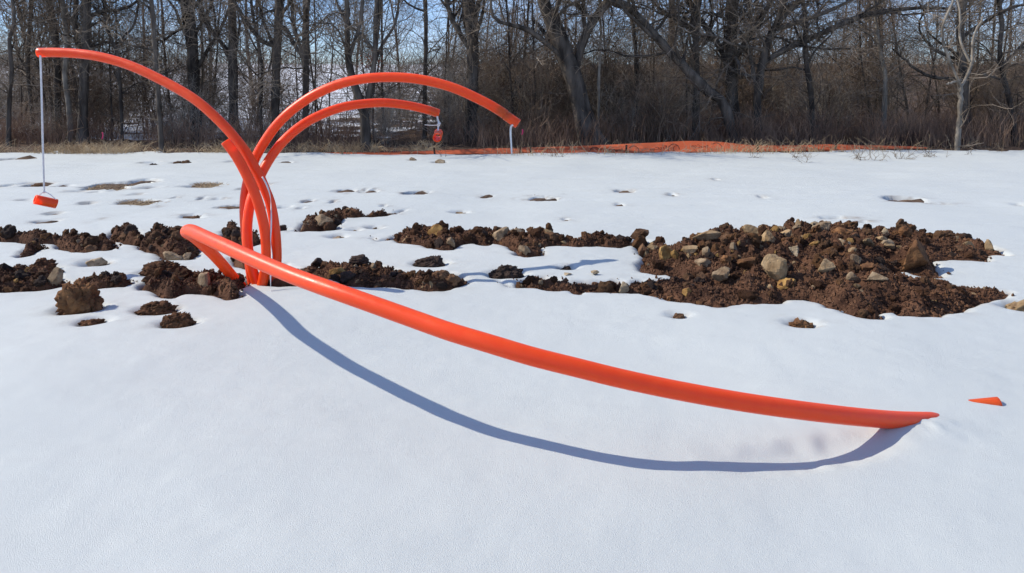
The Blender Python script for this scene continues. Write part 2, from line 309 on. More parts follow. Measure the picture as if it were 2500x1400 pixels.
# lone clods and stones lying in the snow: x0, x1, y_top, y_bottom (photo), look, label
LONE = [
 (129, 222, 685, 763, 'rust', 1.25, 'tall leaning clod with an ochre face, in the snow at front left', 'clod'),
 (329, 411, 731, 766, 'clod', 1, 'low oblong brown clod in the snow below the long front mound', 'clod'),
 (389, 457, 757, 801, 'clod', 1, 'upright brown clod, nearest to the camera on the left', 'clod'),
 (191, 243, 769, 792, 'clod', 1, 'smallest brown clod at front left, below the tall leaning one', 'clod'),
 (342, 430, 622, 665, 'clod', 1, 'domed brown clod left of the pipe bend, just above the long front mound', 'clod'),
 (60, 121, 624, 659, 'clod', 1, 'dark round clod above the wide mound at the left edge', 'clod'),
 (1014, 1082, 626, 650, 'dark', 1, 'small black clod lying across the shadow of the right arches', 'clod'),
 (1197, 1273, 651, 677, 'dark', 1, 'dark clod at the left tip of the big pile', 'clod'),
 (1937, 1986, 786, 805, 'rust', 1, 'single rust brown clod in the snow in front of the big pile', 'clod'),
 (1647, 1672, 759, 775, 'brown', 1, 'tiny brown clod in the snow left of the rust brown one', 'clod'),
 (2468, 2540, 722, 752, 'tan', 1, 'tan stone cut by the right edge of the photo', 'stone'),
 (190, 248, 614, 644, 'pale', 1, 'pale flat stone in the snow under the left ridge', 'stone'),
 (386, 438, 596, 628, 'grey', 1, 'rounded pale brown stone at the foot of the blocky heap', 'stone'),
 (425, 466, 602, 627, 'grey', 1, 'second pale brown stone beside the pipe bend', 'stone'),
 (1372, 1396, 642, 656, 'dark', 1, 'small dark clod between the two arch shadows', 'clod'),
 (806, 836, 569, 578, 'grey', 1, 'flat grey stone in front of the boulder heap behind the pipes', 'stone'),
 (852, 874, 555, 564, 'grey', 1, 'small grey stone right of the boulder heap behind the pipes', 'stone'),
 (901, 922, 551, 559, 'grey', 1, 'rightmost small grey stone near the boulder heap', 'stone'),
 (1055, 1086, 388, 400, 'pale', 1, 'pale flat stone far back on the open snow', 'stone'),
 (999, 1017, 383, 395, 'grey', 1, 'small pointed stone far back, left of the pale flat one', 'stone'),
 (422, 440, 392, 400, 'brown', 1, 'left one of two brown clods far back on the left', 'clod'),
 (440, 462, 390, 400, 'brown', 1, 'right one of two brown clods far back on the left', 'clod'),
 (362, 380, 399, 406, 'dark', 1, 'small dark clod far back on the left', 'clod'),
 (446, 462, 526, 534, 'brown', 1, 'small clod above the pipe bend, left of its twin', 'clod'),
 (460, 486, 522, 535, 'brown', 1, 'rough brown clod above the pipe bend', 'clod'),
 (1107, 1137, 505, 515, 'grey', 1, 'greyish clod alone in the middle of the snow field', 'clod'),
 (72, 104, 444, 457, 'brown', 1, 'brown clod by the thawed strip beyond the hanging tag', 'clod'),
 (680, 697, 545, 565, 'dark', 1, 'dark clod showing right behind the upright pipes', 'clod'),
]
# small thawed holes: cx, cy, width, height in the photo
HOLES = [(18,456,46,15),(88,453,52,9),(275,457,140,20),(330,449,60,12),(515,452,80,13),(336,496,112,15),(425,485,25,5),(492,486,22,7),(530,488,40,4),(385,505,14,5),
 (210,500,32,6),(60,492,40,4),(128,524,30,6),(110,541,44,6),(180,470,70,5),(370,460,50,4),(555,507,76,11),(690,508,56,8),(735,512,16,5),(750,494,35,8),(812,495,14,7),
 (850,466,70,8),(910,468,22,6),(1015,473,62,8),(1190,476,26,7),(1322,481,88,11),(1040,434,10,5),(1207,421,9,4),(1330,430,10,4),(1525,469,52,6),(1645,477,26,6),(1862,485,22,5),
 (1380,533,18,5),(2205,490,100,11),(2290,497,60,4),(2490,498,22,4),(2040,535,80,6),(2105,545,60,5),(1515,498,18,4),(935,504,16,4),(375,398,42,3),(60,388,44,4),(10,389,32,5),
 (465,529,56,8),(650,455,20,8),(240,538,14,5),(590,465,30,8),(330,477,34,4),(150,455,40,5),(940,524,60,6),(740,722,10,4),(685,706,8,4),(1170,398,10,3),(1600,414,12,3),(1750,440,14,3),(700,398,30,3),(560,396,16,3)]

# ------------------------------------------------------------------ ground sheet and snow sheet
def grid_faces(ny, nx):
    i = np.arange(ny * nx, dtype=np.int32).reshape(ny, nx)
    return np.stack([i[:-1, :-1], i[:-1, 1:], i[1:, 1:], i[1:, :-1]], -1).reshape(-1, 4)
def axis(segs):
    out = [segs[0][0]]
    for a, b, f in segs:
        y = a
        while y < b - 1e-6:
            y = min(b, y + f(y)); out.append(y)
    return np.array(sorted(set(np.round(out, 6))))
def hill(X, Y):                          # the land falls away behind the wood and climbs to a low rise
    t = np.clip((Y - 24) / 230, 0, 1)
    return 8.0 * t ** 1.35 + np.where(Y > 24, 0.25 * np.sin(X * 0.03 + Y * 0.02) * np.clip((Y - 24) / 40, 0, 1), 0)
def hole_field(X, Y):
    """signed distance to the thawed holes, per point"""
    d = np.full(X.shape, 9.0)
    for cx, cy, wd, ht in HOLES:
        if wd < 13: continue
        c = gr(cx, cy); a = (gr(cx + wd / 2, cy) - c)[0]; b = max(0.03, (gr(cx, cy - ht / 2) - gr(cx, cy + ht / 2))[1] / 2)
        s = (np.abs(X - c[0]) < a + .3) & (np.abs(Y - c[1]) < b + .3)
        if not s.any(): continue
        x = X[s] - c[0]; y = Y[s] - c[1]
        nn = fbm(np.stack([X[s] * 5.0, Y[s] * 6, np.full(x.size, 3.0)], 1), 4, 2)
        d[s] = np.minimum(d[s], (np.sqrt((x / a) ** 2 + (y / b) ** 2) - 1 + nn * 0.62) * min(b, a) * 0.8)
    return d
def snow_base(X, Y):
    z = 0.022 * fbm(p3(X, Y, 0.6, 0.6), 2, 0) + 0.0035 * fbm(p3(X, Y, 2.2, 4.5), 3, 3)
    z = z + 0.006 * fbm(p3(X, Y, 1.3, 9.0), 3, 5) * smooth(5.0, 8.0, Y.ravel())
    z = z + 0.0011 * fbm(p3(X, Y, 12, 12), 3, 1)
    return z.reshape(X.shape)

P5 = [(590,700,4.50),(572,680,4.43),(549,653,4.28),(522,623,4.13),(495,597,3.98),(472,577,3.81),(456,567,3.60),(466,563.5,3.40),(495,576.5,3.26),(540,597,3.12),(600,624.5,2.97),(660,651,2.85),(720,676,2.74),(800,705,2.63),(880,733,2.56),(1020,783,2.47),(1100,811,2.42),(1200,841,2.375),(1300,871,2.35),(1400,896,2.34),(1500,921,2.34),(1600,943,2.35),(1700,962.5,2.36),(1800,980,2.375),(1900,995,2.40),(2000,1008,2.44),(2100,1019,2.50),(2188,1026,2.57),(2245,1027.5,2.62),(2285,1029,2.655),(2315,1046,2.685),(2332,1085,2.70)]

sx = axis([(-60, -26, lambda v: 4.0), (-26, -9, lambda v: 0.45), (-9, -3.6, lambda v: 0.045), (-3.6, 3.6, lambda v: 0.0155), (3.6, 9, lambda v: 0.045), (9, 26, lambda v: 0.45), (26, 60, lambda v: 4.0)])
sy = axis([(-8, 0.8, lambda v: 0.22), (0.8, 3.3, lambda v: 0.018), (3.3, 6.4, lambda v: 0.013), (6.4, 14.6, lambda v: 0.0065 * v)])
X, Y = np.meshgrid(sx, sy)
Z = snow_base(X, Y)
sd = hole_field(X, Y)
edge = 12.75 + 0.045 * np.clip(X, -8, 8) * (X > 0) + 0.35 * vn(p3(X, Y, 0.6, 0.6), 4).reshape(X.shape) + 0.22 * vn(p3(X, Y, 2.5, 2.5), 6).reshape(X.shape)
edge = edge + 0.2 * smooth(1, 7, X)
sd = np.minimum(sd, edge - Y)
wob = (0.020 * fbm(p3(X, Y, 9, 9), 3, 6)).reshape(X.shape)
wide = np.full(X.shape, 9.0)
for n, P, H, wd, lab in MP:
    lo = P.min(0) - .25; hi = P.max(0) + .25
    ix = np.where((sx > lo[0]) & (sx < hi[0]))[0]; iy = np.where((sy > lo[1]) & (sy < hi[1]))[0]
    if len(ix) == 0 or len(iy) == 0: continue
    sl_ = (slice(iy[0], iy[-1] + 1), slice(ix[0], ix[-1] + 1))
    wide[sl_] = np.minimum(wide[sl_], poly_sdf(P, X[sl_], Y[sl_]) + wob[sl_])
LG = []                                   # lone stones: centre, half sizes
for x0, x1, yt, yb, k, hs, lab, cat in LONE:
    g = gr((x0 + x1) / 2, yb); wd = (x1 - x0) * g[1] / FPX; dp = wd * 0.72
    hgt = max(0.35 * wd, (yb - yt) * g[1] / FPX - dp * 0.9 * CAMH / g[1] * 0.6) * hs
    c = (g[0], g[1] + dp * 0.45); LG.append((c, wd / 2, dp / 2, hgt))
    s = np.sqrt(((X - c[0]) / (wd / 2 * 1.05)) ** 2 + ((Y - c[1]) / (dp / 2 * 1.1)) ** 2)
    q = s < 4
    wide[q] = np.minimum(wide[q], (s[q] - 1) * min(wd, dp) / 2 + wob[q] * 0.4)
def lip(s, w0): return np.clip(1 - s / w0, 0, 1) ** 2
drop = 0.030 * lip(np.maximum(wide, 0), 0.055) + np.clip(-wide, 0, 1) * 1.5
drop = np.maximum(drop, 0.002 * lip(np.maximum(sd, 0), 0.03) + np.clip(-sd, 0, 1) * 1.5)
drop = np.minimum(drop, 0.14)
# melted trough along the camera side of the front pipe where it dives into the snow
pw = np.array([at(*q) for q in P5])
tq = pw[-10:-3]; tq = np.array([tq[0] + 0 * tq[0]] + list(tq[1:])); best = np.full(X.shape, 9.0); kk = np.zeros(X.shape)
near_ = (X > tq[0][0] - .4) & (X < tq[-1][0] + .4) & (np.abs(Y - 2.55) < .6)
xx, yy = X[near_], Y[near_]; bb = np.full(xx.shape, 9.0); k2 = np.zeros(xx.shape)
for i in range(len(tq) - 1):
    a, b = tq[i][:2] - [0, .045], tq[i + 1][:2] - [0, .045]; e = b - a; t = np.clip(((xx - a[0]) * e[0] + (yy - a[1]) * e[1]) / (e @ e), 0, 1)
    d = np.hypot(xx - a[0] - t * e[0], yy - a[1] - t * e[1]); m = d < bb; bb[m] = d[m]; k2[m] = ((i + t) / (len(tq) - 1))[m]
trough = 0.03 * np.sin(np.clip(k2 * 1.25, 0, 1) ** 1.3 * math.pi) * smooth(0.12, 0.015, bb + 0.012 * fbm(p3(xx, yy, 14, 14), 3, 5))
drop[near_] = np.maximum(drop[near_], trough)
q = pw[-4]; Z = Z + (0.012 + 0.008 * fbm(p3(X, Y, 30, 30), 2, 3).reshape(X.shape)) * np.exp(-(((X - q[0] - .01) / .11) ** 2 + ((Y - q[1] + .05) / .075) ** 2))     # snow banked over the buried end
ZS = Z - drop
F = grid_faces(*X.shape)
keep = (drop.ravel()[F].min(1) < 0.135)
F = F[keep]
Vs = np.stack([X.ravel(), Y.ravel(), ZS.ravel()], 1)
used = np.zeros(len(Vs), bool); used[F.ravel()] = True; rm = np.cumsum(used) - 1
me = mesh('snow_field', Vs[used], rm[F], True, M_SNOW)
st_n = fbm(p3(X, Y, 16, 16), 4, 4).reshape(X.shape)
stain = np.clip(0.75 * np.exp(-np.maximum(wide, 0) / 0.018) * (0.45 + 0.9 * st_n), 0, .7) + np.clip(0.14 * np.exp(-np.maximum(wide, 0) / 0.10) * (0.2 + st_n), 0, .2)
stain = np.maximum(stain, np.clip(0.5 * np.exp(-np.maximum(sd, 0) / 0.03) * (0.4 + st_n), 0, .5))
ca = me.attributes.new('stain', 'FLOAT', 'POINT'); ca.data.foreach_set('value', stain.ravel()[used].astype(np.float32))
o = obj('snow_field', me); tag(o, kind='structure')

def base_z(x, y):
    j = np.clip(np.searchsorted(sx, x), 0, len(sx) - 1); i = np.clip(np.searchsorted(sy, y), 0, len(sy) - 1)
    return Z[i, j]
def snow_z(x, y):
    j = np.clip(np.searchsorted(sx, x), 0, len(sx) - 1); i = np.clip(np.searchsorted(sy, y), 0, len(sy) - 1)
    return ZS[i, j]

gx = axis([(-700, -60, lambda v: 40.0), (-60, -9, lambda v: 1.5), (-9, -4.8, lambda v: 0.12), (-4.8, 4.8, lambda v: 0.05), (4.8, 9, lambda v: 0.12), (9, 60, lambda v: 1.5), (60, 700, lambda v: 40.0)])
gy = axis([(-12, 3.6, lambda v: 0.5), (3.6, 7, lambda v: 0.035), (7, 16, lambda v: 0.009 * v), (16, 60, lambda v: 0.03 * v), (60, 900, lambda v: 0.05 * v)])
GX, GY = np.meshgrid(gx, gy)
GZ = -0.06 + hill(GX, GY)
hf = hole_field(GX, GY)
nn = fbm(p3(GX, GY, 7, 7), 4, 2).reshape(GX.shape)
GZ = GZ + smooth(0.05, -0.03, hf) * (0.050 + 0.022 * nn) + np.where((GY > 11) & (GY < 60), 0.03 * nn, 0)
GZ = GZ + smooth(12.2, 13.2, GY) * (GY < 400) * 0.03
o = obj('ground', mesh('ground', np.stack([GX.ravel(), GY.ravel(), GZ.ravel()], 1), grid_faces(*GX.shape), True, M_GROUND)); tag(o, kind='structure')

# ------------------------------------------------------------------ stones, clods and soil heaps
def ico(sub):
    t = (1 + 5 ** .5) / 2
    V = [(-1,t,0),(1,t,0),(-1,-t,0),(1,-t,0),(0,-1,t),(0,1,t),(0,-1,-t),(0,1,-t),(t,0,-1),(t,0,1),(-t,0,-1),(-t,0,1)]
    F = [(0,11,5),(0,5,1),(0,1,7),(0,7,10),(0,10,11),(1,5,9),(5,11,4),(11,10,2),(10,7,6),(7,1,8),(3,9,4),(3,4,2),(3,2,6),(3,6,8),(3,8,9),(4,9,5),(2,4,11),(6,2,10),(8,6,7),(9,8,1)]
    V = [np.array(v, float) / np.linalg.norm(v) for v in V]
    for _ in range(sub):
        c = {}; G = []
        def mid(a, b):
            k = (min(a, b), max(a, b))
            if k not in c: m = V[a] + V[b]; V.append(m / np.linalg.norm(m)); c[k] = len(V) - 1
            return c[k]
        for a, b, d in F:
            x, y, z = mid(a, b), mid(b, d), mid(d, a); G += [(a, x, z), (b, y, x), (d, z, y), (x, y, z)]
        F = G
    return np.array(V), np.array(F)
ICO = [ico(k) for k in range(5)]
def clod_shape(seed, sub=3, rough=0.30):
    V, F = ICO[sub]; o_ = seed * 3.71
    r = 1 + rough * fbm(V * 1.6 + o_, 3, seed) + rough * 0.55 * np.abs(fbm(V * 5 + o_, 3, seed + 3)) + rough * 0.42 * vn(V * 12 + o_, seed) + rough * 0.22 * vn(V * 25 + o_, seed)
    return V * r[:, None], F
def stone_shape(seed, sub=3, planes=10, fine=0.025):
    g = np.random.default_rng(seed); V, F = ICO[sub]
    N = g.normal(size=(planes, 3)); N /= np.linalg.norm(N, axis=1)[:, None]; D = g.uniform(0.38, 0.80, planes)
    dt = V @ N.T; r = np.where(dt > 0.05, D / np.maximum(dt, 0.05), 9).min(1); r = np.minimum(r, 1.12)
    r = r * (1 + fine * 1.6 * fbm(V * 2.5 + seed, 3, seed) + fine * vn(V * 11 + seed, seed + 1))
    return V * r[:, None], F
STONE_ME = {}
def stone_mesh(kind, seed, sub, rocky):
    k = (kind, seed, sub, rocky)
    if k not in STONE_ME:
        V, F = stone_shape(seed, sub) if rocky else clod_shape(seed, sub)
        STONE_ME[k] = mesh('stone' if rocky else 'clod', V, F, sub >= 3 and not rocky, M_CLOD if kind == 'clod' else M_STONE[kind])
    return STONE_ME[k]
R = random.Random(5)
for (c, a, b, h), (x0, x1, yt, yb, k, hs, lab, cat) in zip(LG, LONE):
    rocky = k in ('pale', 'grey', 'tan')
    V, F = stone_shape(R.randrange(999), 3) if rocky else clod_shape(R.randrange(999), 4, 0.28)
    V = V * np.array([a, b, h * 0.72]); V[:, 2] += h * 0.25
    V = V + 0.006 * fbm(V * 60, 2, 1)[:, None] * np.array([1, 1, 1])
    o = obj(cat, mesh(cat, V, F, True, M_CLOD if k == 'clod' else M_STONE[k])); o.location = (c[0], c[1], -0.028 + float(base_z(c[0], c[1])))
    tag(o, lab, cat)

# stones picked out in the heaps: x0, x1, y_top, y_bottom, look, label for the large ones
STONES = [
 (1859,1926,613,694,'tan','largest tan boulder standing upright in the middle of the big pile'),
 (1918,1968,602,633,'pale','pale block right behind the largest tan boulder'),
 (1906,1960,684,717,'ochre','flat ochre stone in front of the largest tan boulder'),
 (2214,2297,595,669,'rust','big rust brown lump at the right side of the big pile'),
 (1746,1796,657,699,'grey','round grey boulder near the front of the big pile, left of the upright one'),
 (1704,1744,629,660,'grey','grey stone above and left of the round grey boulder'),
 (1543,1588,560,592,'brown','brown pyramid shaped stone at the left end of the big pile'),
 (1200,1241,555,597,'grey','large angular grey stone on the long low ridge'),
 (1042,1080,551,583,'ochre','orange tan stone near the left end of the long low ridge'),
 (732,767,540,569,'grey','lower left boulder of the pair behind the pipes'),
 (762,808,529,563,'grey','larger right boulder of the pair behind the pipes'),
 (1993,2047,535,574,'grey','grey clump with a stick on the crest of the big pile'),
 (800,845,650,681,'ochre','yellow ochre stone in the mound right of the pipes'),
 (480,520,672,716,'grey','tan brown stone in the mound at the foot of the front pipe'),
 (111,148,660,707,'grey','upright grey brown stone in the mound at the left edge'),
 (1999,2047,639,669,'tan',None),(2069,2101,667,694,'grey',None),(2122,2171,664,697,'grey',None),(2080,2112,622,652,'grey',None),(2038,2073,591,605,'pale',None),
 (2013,2042,604,617,'grey',None),(2073,2095,607,621,'tan',None),(1803,1849,628,666,'rust',None),(1613,1653,600,639,'ochre',None),(1668,1708,600,623,'tan',None),
 (1715,1738,600,631,'grey',None),(1694,1760,565,597,'tan',None),(1822,1871,552,585,'tan',None),(1856,1893,566,601,'tan',None),(1900,1941,565,585,'tan',None),
 (1937,1961,548,568,'grey',None),(2038,2095,558,588,'rust',None),(2198,2232,556,585,'rust',None),(2298,2339,565,585,'brown',None),(2349,2378,569,588,'dark',None),
 (977,1001,578,599,'tan',None),(1091,1116,583,609,'grey',None),(1268,1300,602,632,'grey',None),(1327,1370,570,595,'brown',None),(1247,1279,561,579,'grey',None),
 (827,867,665,697,'dark',None),(1051,1097,662,689,'brown',None),(1082,1122,673,703,'brown',None),(1041,1060,687,709,'tan',None),(757,791,632,657,'dark',None),(846,898,634,651,'dark',None),
 (1660,1690,704,727,'ochre',None),(1629,1648,725,740,'rust',None),(1374,1396,664,675,'pale',None),(1442,1462,660,674,'pale',None),(54,66,656,686,'ochre',None),
 (1870,1890,698,712,'tan',None),(1583,1610,596,615,'tan',None),(1640,1665,610,640,'ochre',None),(2100,2140,640,668,'rust',None),(2140,2170,575,600,'tan',None),(1760,1800,575,600,'brown',None),
 (1980,2000,590,606,'ochre',None),(2150,2190,590,612,'grey',None),(2330,2360,600,618,'brown',None),(1700,1730,668,690,'brown',None),(1760,1790,625,650,'rust',None),(1560,1590,600,630,'brown',None),
 (285,330,566,600,'brown',None),(200,232,600,624,'brown',None),(300,332,552,580,'dark',None),(412,440,566,590,'brown',None),(95,120,566,590,'rust',None),(560,585,560,585,'dark',None),
]
def mound_height(P, H, wd, X, Y, seed):
    s = poly_sdf(P, X, Y); i = np.clip(-s / (wd * 0.75) + 0.06, 0, 1)
    n1 = fbm(p3(X, Y, 6.5, 6.5, seed), 4, seed, .6).reshape(X.shape); n2 = fbm(p3(X, Y, 22, 22, seed), 3, seed + 2).reshape(X.shape)
    n3 = vn(p3(X, Y, 70, 70, seed), seed + 1).reshape(X.shape)
    if H > 0.12: H = H * (0.30 + 0.70 * smooth(0.75, 1.7, X)) * (0.3 + 0.7 * smooth(3.7, 2.2, X + 0.5 * (5.0 - Y))) * (0.62 + 0.38 * smooth(4.2, 4.9, Y))
    z = -0.05 + (0.04 + H) * np.sin(i * math.pi / 2) ** 0.8 * (1 + 0.30 * n1) + (0.011 + 0.006 * i) * n2 + 0.006 * n3
    return z, s
OCT_V = np.array([(1,0,0),(0,1,0),(-1,0,0),(0,-1,0),(0,0,1),(0,0,-1)], float); OCT_F = np.array([(0,1,4),(1,2,4),(2,3,4),(3,0,4),(1,0,5),(2,1,5),(3,2,5),(0,3,5)])
heaps = []
for mi, (n, P, H, wd, lab) in enumerate(MP):
    lo = P.min(0) - .07; hi = P.max(0) + .07; st = 0.0105
    ax = np.arange(lo[0], hi[0], st); ay = np.arange(lo[1], hi[1], st); X, Y = np.meshgrid(ax, ay)
    Zm, s = mound_height(P, H, wd, X, Y, mi); Zm = Zm + base_z(X, Y)
    F = grid_faces(*X.shape); F = F[s.ravel()[F].min(1) < 0.06]
    base = np.array([*P.mean(0), 0.0])
    Vm = np.stack([X.ravel(), Y.ravel(), Zm.ravel()], 1) - base
    u = np.zeros(len(Vm), bool); u[F.ravel()] = True; rm = np.cumsum(u) - 1
    root = empty('soil_heap', base); tag(root, lab, 'soil heap')
    obj('soil', mesh('soil', Vm[u], rm[F], True, M_SOIL), root)
    def hz(x, y, ax=ax, ay=ay, Zm=Zm, s=s):
        j = np.clip(((x - ax[0]) / st).astype(int), 0, len(ax) - 1); i = np.clip(((y - ay[0]) / st).astype(int), 0, len(ay) - 1)
        return Zm[i, j], s[i, j]
    area = (s < 0).sum() * st * st
    # crumbs
    N = int(area * 11500); x = rng.uniform(lo[0], hi[0], N * 3); y = rng.uniform(lo[1], hi[1], N * 3); z, ss = hz(x, y)
    out_ = (ss > 0.004) & (ss < 0.06) & (rng.random(N * 3) < 0.06 * np.exp(-ss / 0.02)); z = np.where(out_, snow_z(x, y) + 0.001, z)
    ok = np.where((ss < 0.004) | out_)[0][:N]; x, y, z = x[ok], y[ok], z[ok]; n_ = len(x)
    sz = 0.0034 + 0.0045 * rng.random(n_) + 0.010 * rng.random(n_) ** 9
    ang = rng.uniform(0, 6.28, n_); ca_, sa_ = np.cos(ang)[:, None], np.sin(ang)[:, None]
    V = OCT_V[None] * (1 + rng.uniform(-.3, .3, (n_, 6, 1))) * sz[:, None, None] * rng.uniform(.7, 1.35, (n_, 1, 3)) + rng.uniform(-.25, .25, (n_, 6, 3)) * sz[:, None, None]
    V = np.stack([V[..., 0] * ca_ - V[..., 1] * sa_, V[..., 0] * sa_ + V[..., 1] * ca_, V[..., 2]], -1) + (np.stack([x, y, z + sz * .35], 1) - base)[:, None]
    Fc = OCT_F[None] + (np.arange(n_) * 6)[:, None, None]
    o = obj('soil_crumbs', mesh('soil_crumbs', V.reshape(-1, 3), Fc.reshape(-1, 3), False, M_CRUMB), root); tag(o, kind='stuff')
    # bigger lumps, each its own piece
    K = min(280, int(area * 170) + 4); c = 0; rr = random.Random(100 + mi)
    while c < K:
        x = rr.uniform(lo[0], hi[0]); y = rr.uniform(lo[1], hi[1]); z, ss = hz(np.array([x]), np.array([y]))
        if ss[0] > -0.012: c += 0.05; continue
        c += 1; q = rr.random(); rocky = q > 0.62
        kind = rr.choice(['tan', 'tan', 'ochre', 'rust', 'brown', 'rust', 'grey']) if rocky else rr.choice(['clod', 'clod', 'clod', 'brown', 'dark', 'rust'])
        sc = rr.uniform(0.011, 0.034) * (1.0 if not rocky else 0.75) * (1.5 if rr.random() < .12 else 1)
        o = obj('stone' if rocky else 'clod', stone_mesh(kind, rr.randrange(5) + 20, 2, rocky), root)
        o.location = Vector((x, y, z[0] + sc * .35)) - Vector(base); o.rotation_euler = [rr.uniform(0, 6.28) for _ in range(3)]
        o.scale = (sc * rr.uniform(.8, 1.3), sc * rr.uniform(.8, 1.2), sc * rr.uniform(.6, 1))
    if n == 'main_pile':                  # the back left of the pile is mostly stone
        c = 0
        while c < 110:
            x = rr.uniform(lo[0], hi[0]); y = rr.uniform(4.7, hi[1]) if rr.random() < .75 else rr.uniform(lo[1], hi[1]); z, ss = hz(np.array([x]), np.array([y]))
            if ss[0] > -0.02 or (x > 2.2 and rr.random() < .6): continue
            c += 1; sc = rr.uniform(.02, .046); kind = rr.choice(['tan', 'tan', 'grey', 'ochre', 'rust', 'rust', 'brown', 'pale']); rocky = kind not in ('rust', 'brown')
            o = obj('stone' if rocky else 'clod', stone_mesh(kind, rr.randrange(6) + 40, 2, rocky), root)
            o.location = Vector((x, y, z[0] + sc * .45)) - Vector(base); o.rotation_euler = [rr.uniform(0, 6.28) for _ in range(3)]
            o.scale = (sc * rr.uniform(.9, 1.4), sc * rr.uniform(.8, 1.2), sc * rr.uniform(.7, 1))
    heaps.append((root, P, hz, base, H))
for x0, x1, yt, yb, k, lab in STONES:
    # find the heap under the stone; walk the sight line down to its surface at the stone's foot
    best = None
    for hp in heaps:
        for zt in np.linspace(0.13, -0.05, 37):
            g = gr((x0 + x1) / 2, yb - 2, zt); z, ss = hp[2](g[:1], g[1:2])
            lo = hp[1].min(0); hi = hp[1].max(0)
            if lo[0] < g[0] < hi[0] and lo[1] < g[1] < hi[1] and ss[0] < 0.02 and z[0] >= zt - 0.004:
                if best is None or g[1] < best[1][1]: best = (hp, g)
                break
    if best is None:
        g = gr((x0 + x1) / 2, yb, 0.0); hp = min(heaps, key=lambda h: np.abs(h[1] - g[:2]).sum(1).min())
    else: hp, g = best
    wd = (x1 - x0) * g[1] / FPX; dp = wd * 0.8; hgt = max(0.4 * wd, (yb - yt) * g[1] / FPX - dp * 0.13)
    rocky = k not in ('dark', 'brown', 'rust') or R.random() < 0.3
    V, F = stone_shape(R.randrange(9999), 3, 11) if rocky else clod_shape(R.randrange(9999), 3, 0.26)
    V = V / np.abs(V).max(0)
    V = V * np.array([wd / 2, dp / 2, hgt * 0.62]) * 1.08; V[:, 2] += hgt * 0.50
    me = mesh('stone' if rocky else 'clod', V, F, True, M_STONE[k])
    if rocky: me.polygons.foreach_set('use_smooth', np.full(len(me.polygons), False))
    if lab:
        o = obj('stone' if rocky else 'clod', me); o.location = (g[0], g[1] + dp * 0.4, g[2]); tag(o, lab, 'stone' if rocky else 'clod')
    else:
        o = obj('stone' if rocky else 'clod', me, hp[0]); o.location = Vector((g[0], g[1] + dp * 0.4, g[2])) - Vector(hp[3])
    o.rotation_euler = (0, R.uniform(-.15, .15), 0)

# ------------------------------------------------------------------ orange conduits
def spline(P, n):                        # Catmull-Rom through the points, resampled evenly
    P = np.asarray(P, float); Q = np.vstack([2 * P[0] - P[1], P, 2 * P[-1] - P[-2]]); out = []
    for i in range(1, len(Q) - 2):
        a, b, c, d = Q[i - 1], Q[i], Q[i + 1], Q[i + 2]
        for t in np.linspace(0, 1, 12, endpoint=False):
            out.append(0.5 * (2 * b + (c - a) * t + (2 * a - 5 * b + 4 * c - d) * t * t + (3 * b - a - 3 * c + d) * t ** 3))
    out = np.array(out + [P[-1]])
    for _ in range(6): out[1:-1] = (out[:-2] + out[2:] + 2 * out[1:-1]) / 4
    s = np.concatenate([[0], np.cumsum(np.linalg.norm(np.diff(out, axis=0), axis=1))])
    u = np.linspace(0, s[-1], n); return np.stack([np.interp(u, s, out[:, k]) for k in range(3)], 1), s[-1]
def frames(C):
    T = np.gradient(C, axis=0); T /= np.linalg.norm(T, axis=1)[:, None]
    u = np.cross(T[0], (0, 0, 1.0)); u = u / np.linalg.norm(u) if np.linalg.norm(u) > 1e-3 else np.array([1.0, 0, 0]); U = [u]
    for t in T[1:]:
        u = u - (u @ t) * t; u /= np.linalg.norm(u); U.append(u)
    U = np.array(U); return T, U, np.cross(T, U)
def sweep(C, rad, sides):
    C = np.asarray(C, float); T, U, W = frames(C); a = np.linspace(0, 2 * math.pi, sides, endpoint=False)
    rad = np.broadcast_to(np.asarray(rad, float), (len(C),))
    V = C[:, None] + rad[:, None, None] * (np.cos(a)[None, :, None] * U[:, None] + np.sin(a)[None, :, None] * W[:, None])
    i = np.arange(len(C) * sides).reshape(len(C), sides); j = np.roll(i, -1, 1)
    F = np.stack([i[:-1], j[:-1], j[1:], i[1:]], -1).reshape(-1, 4)
    return V.reshape(-1, 3), F
PR = 0.030
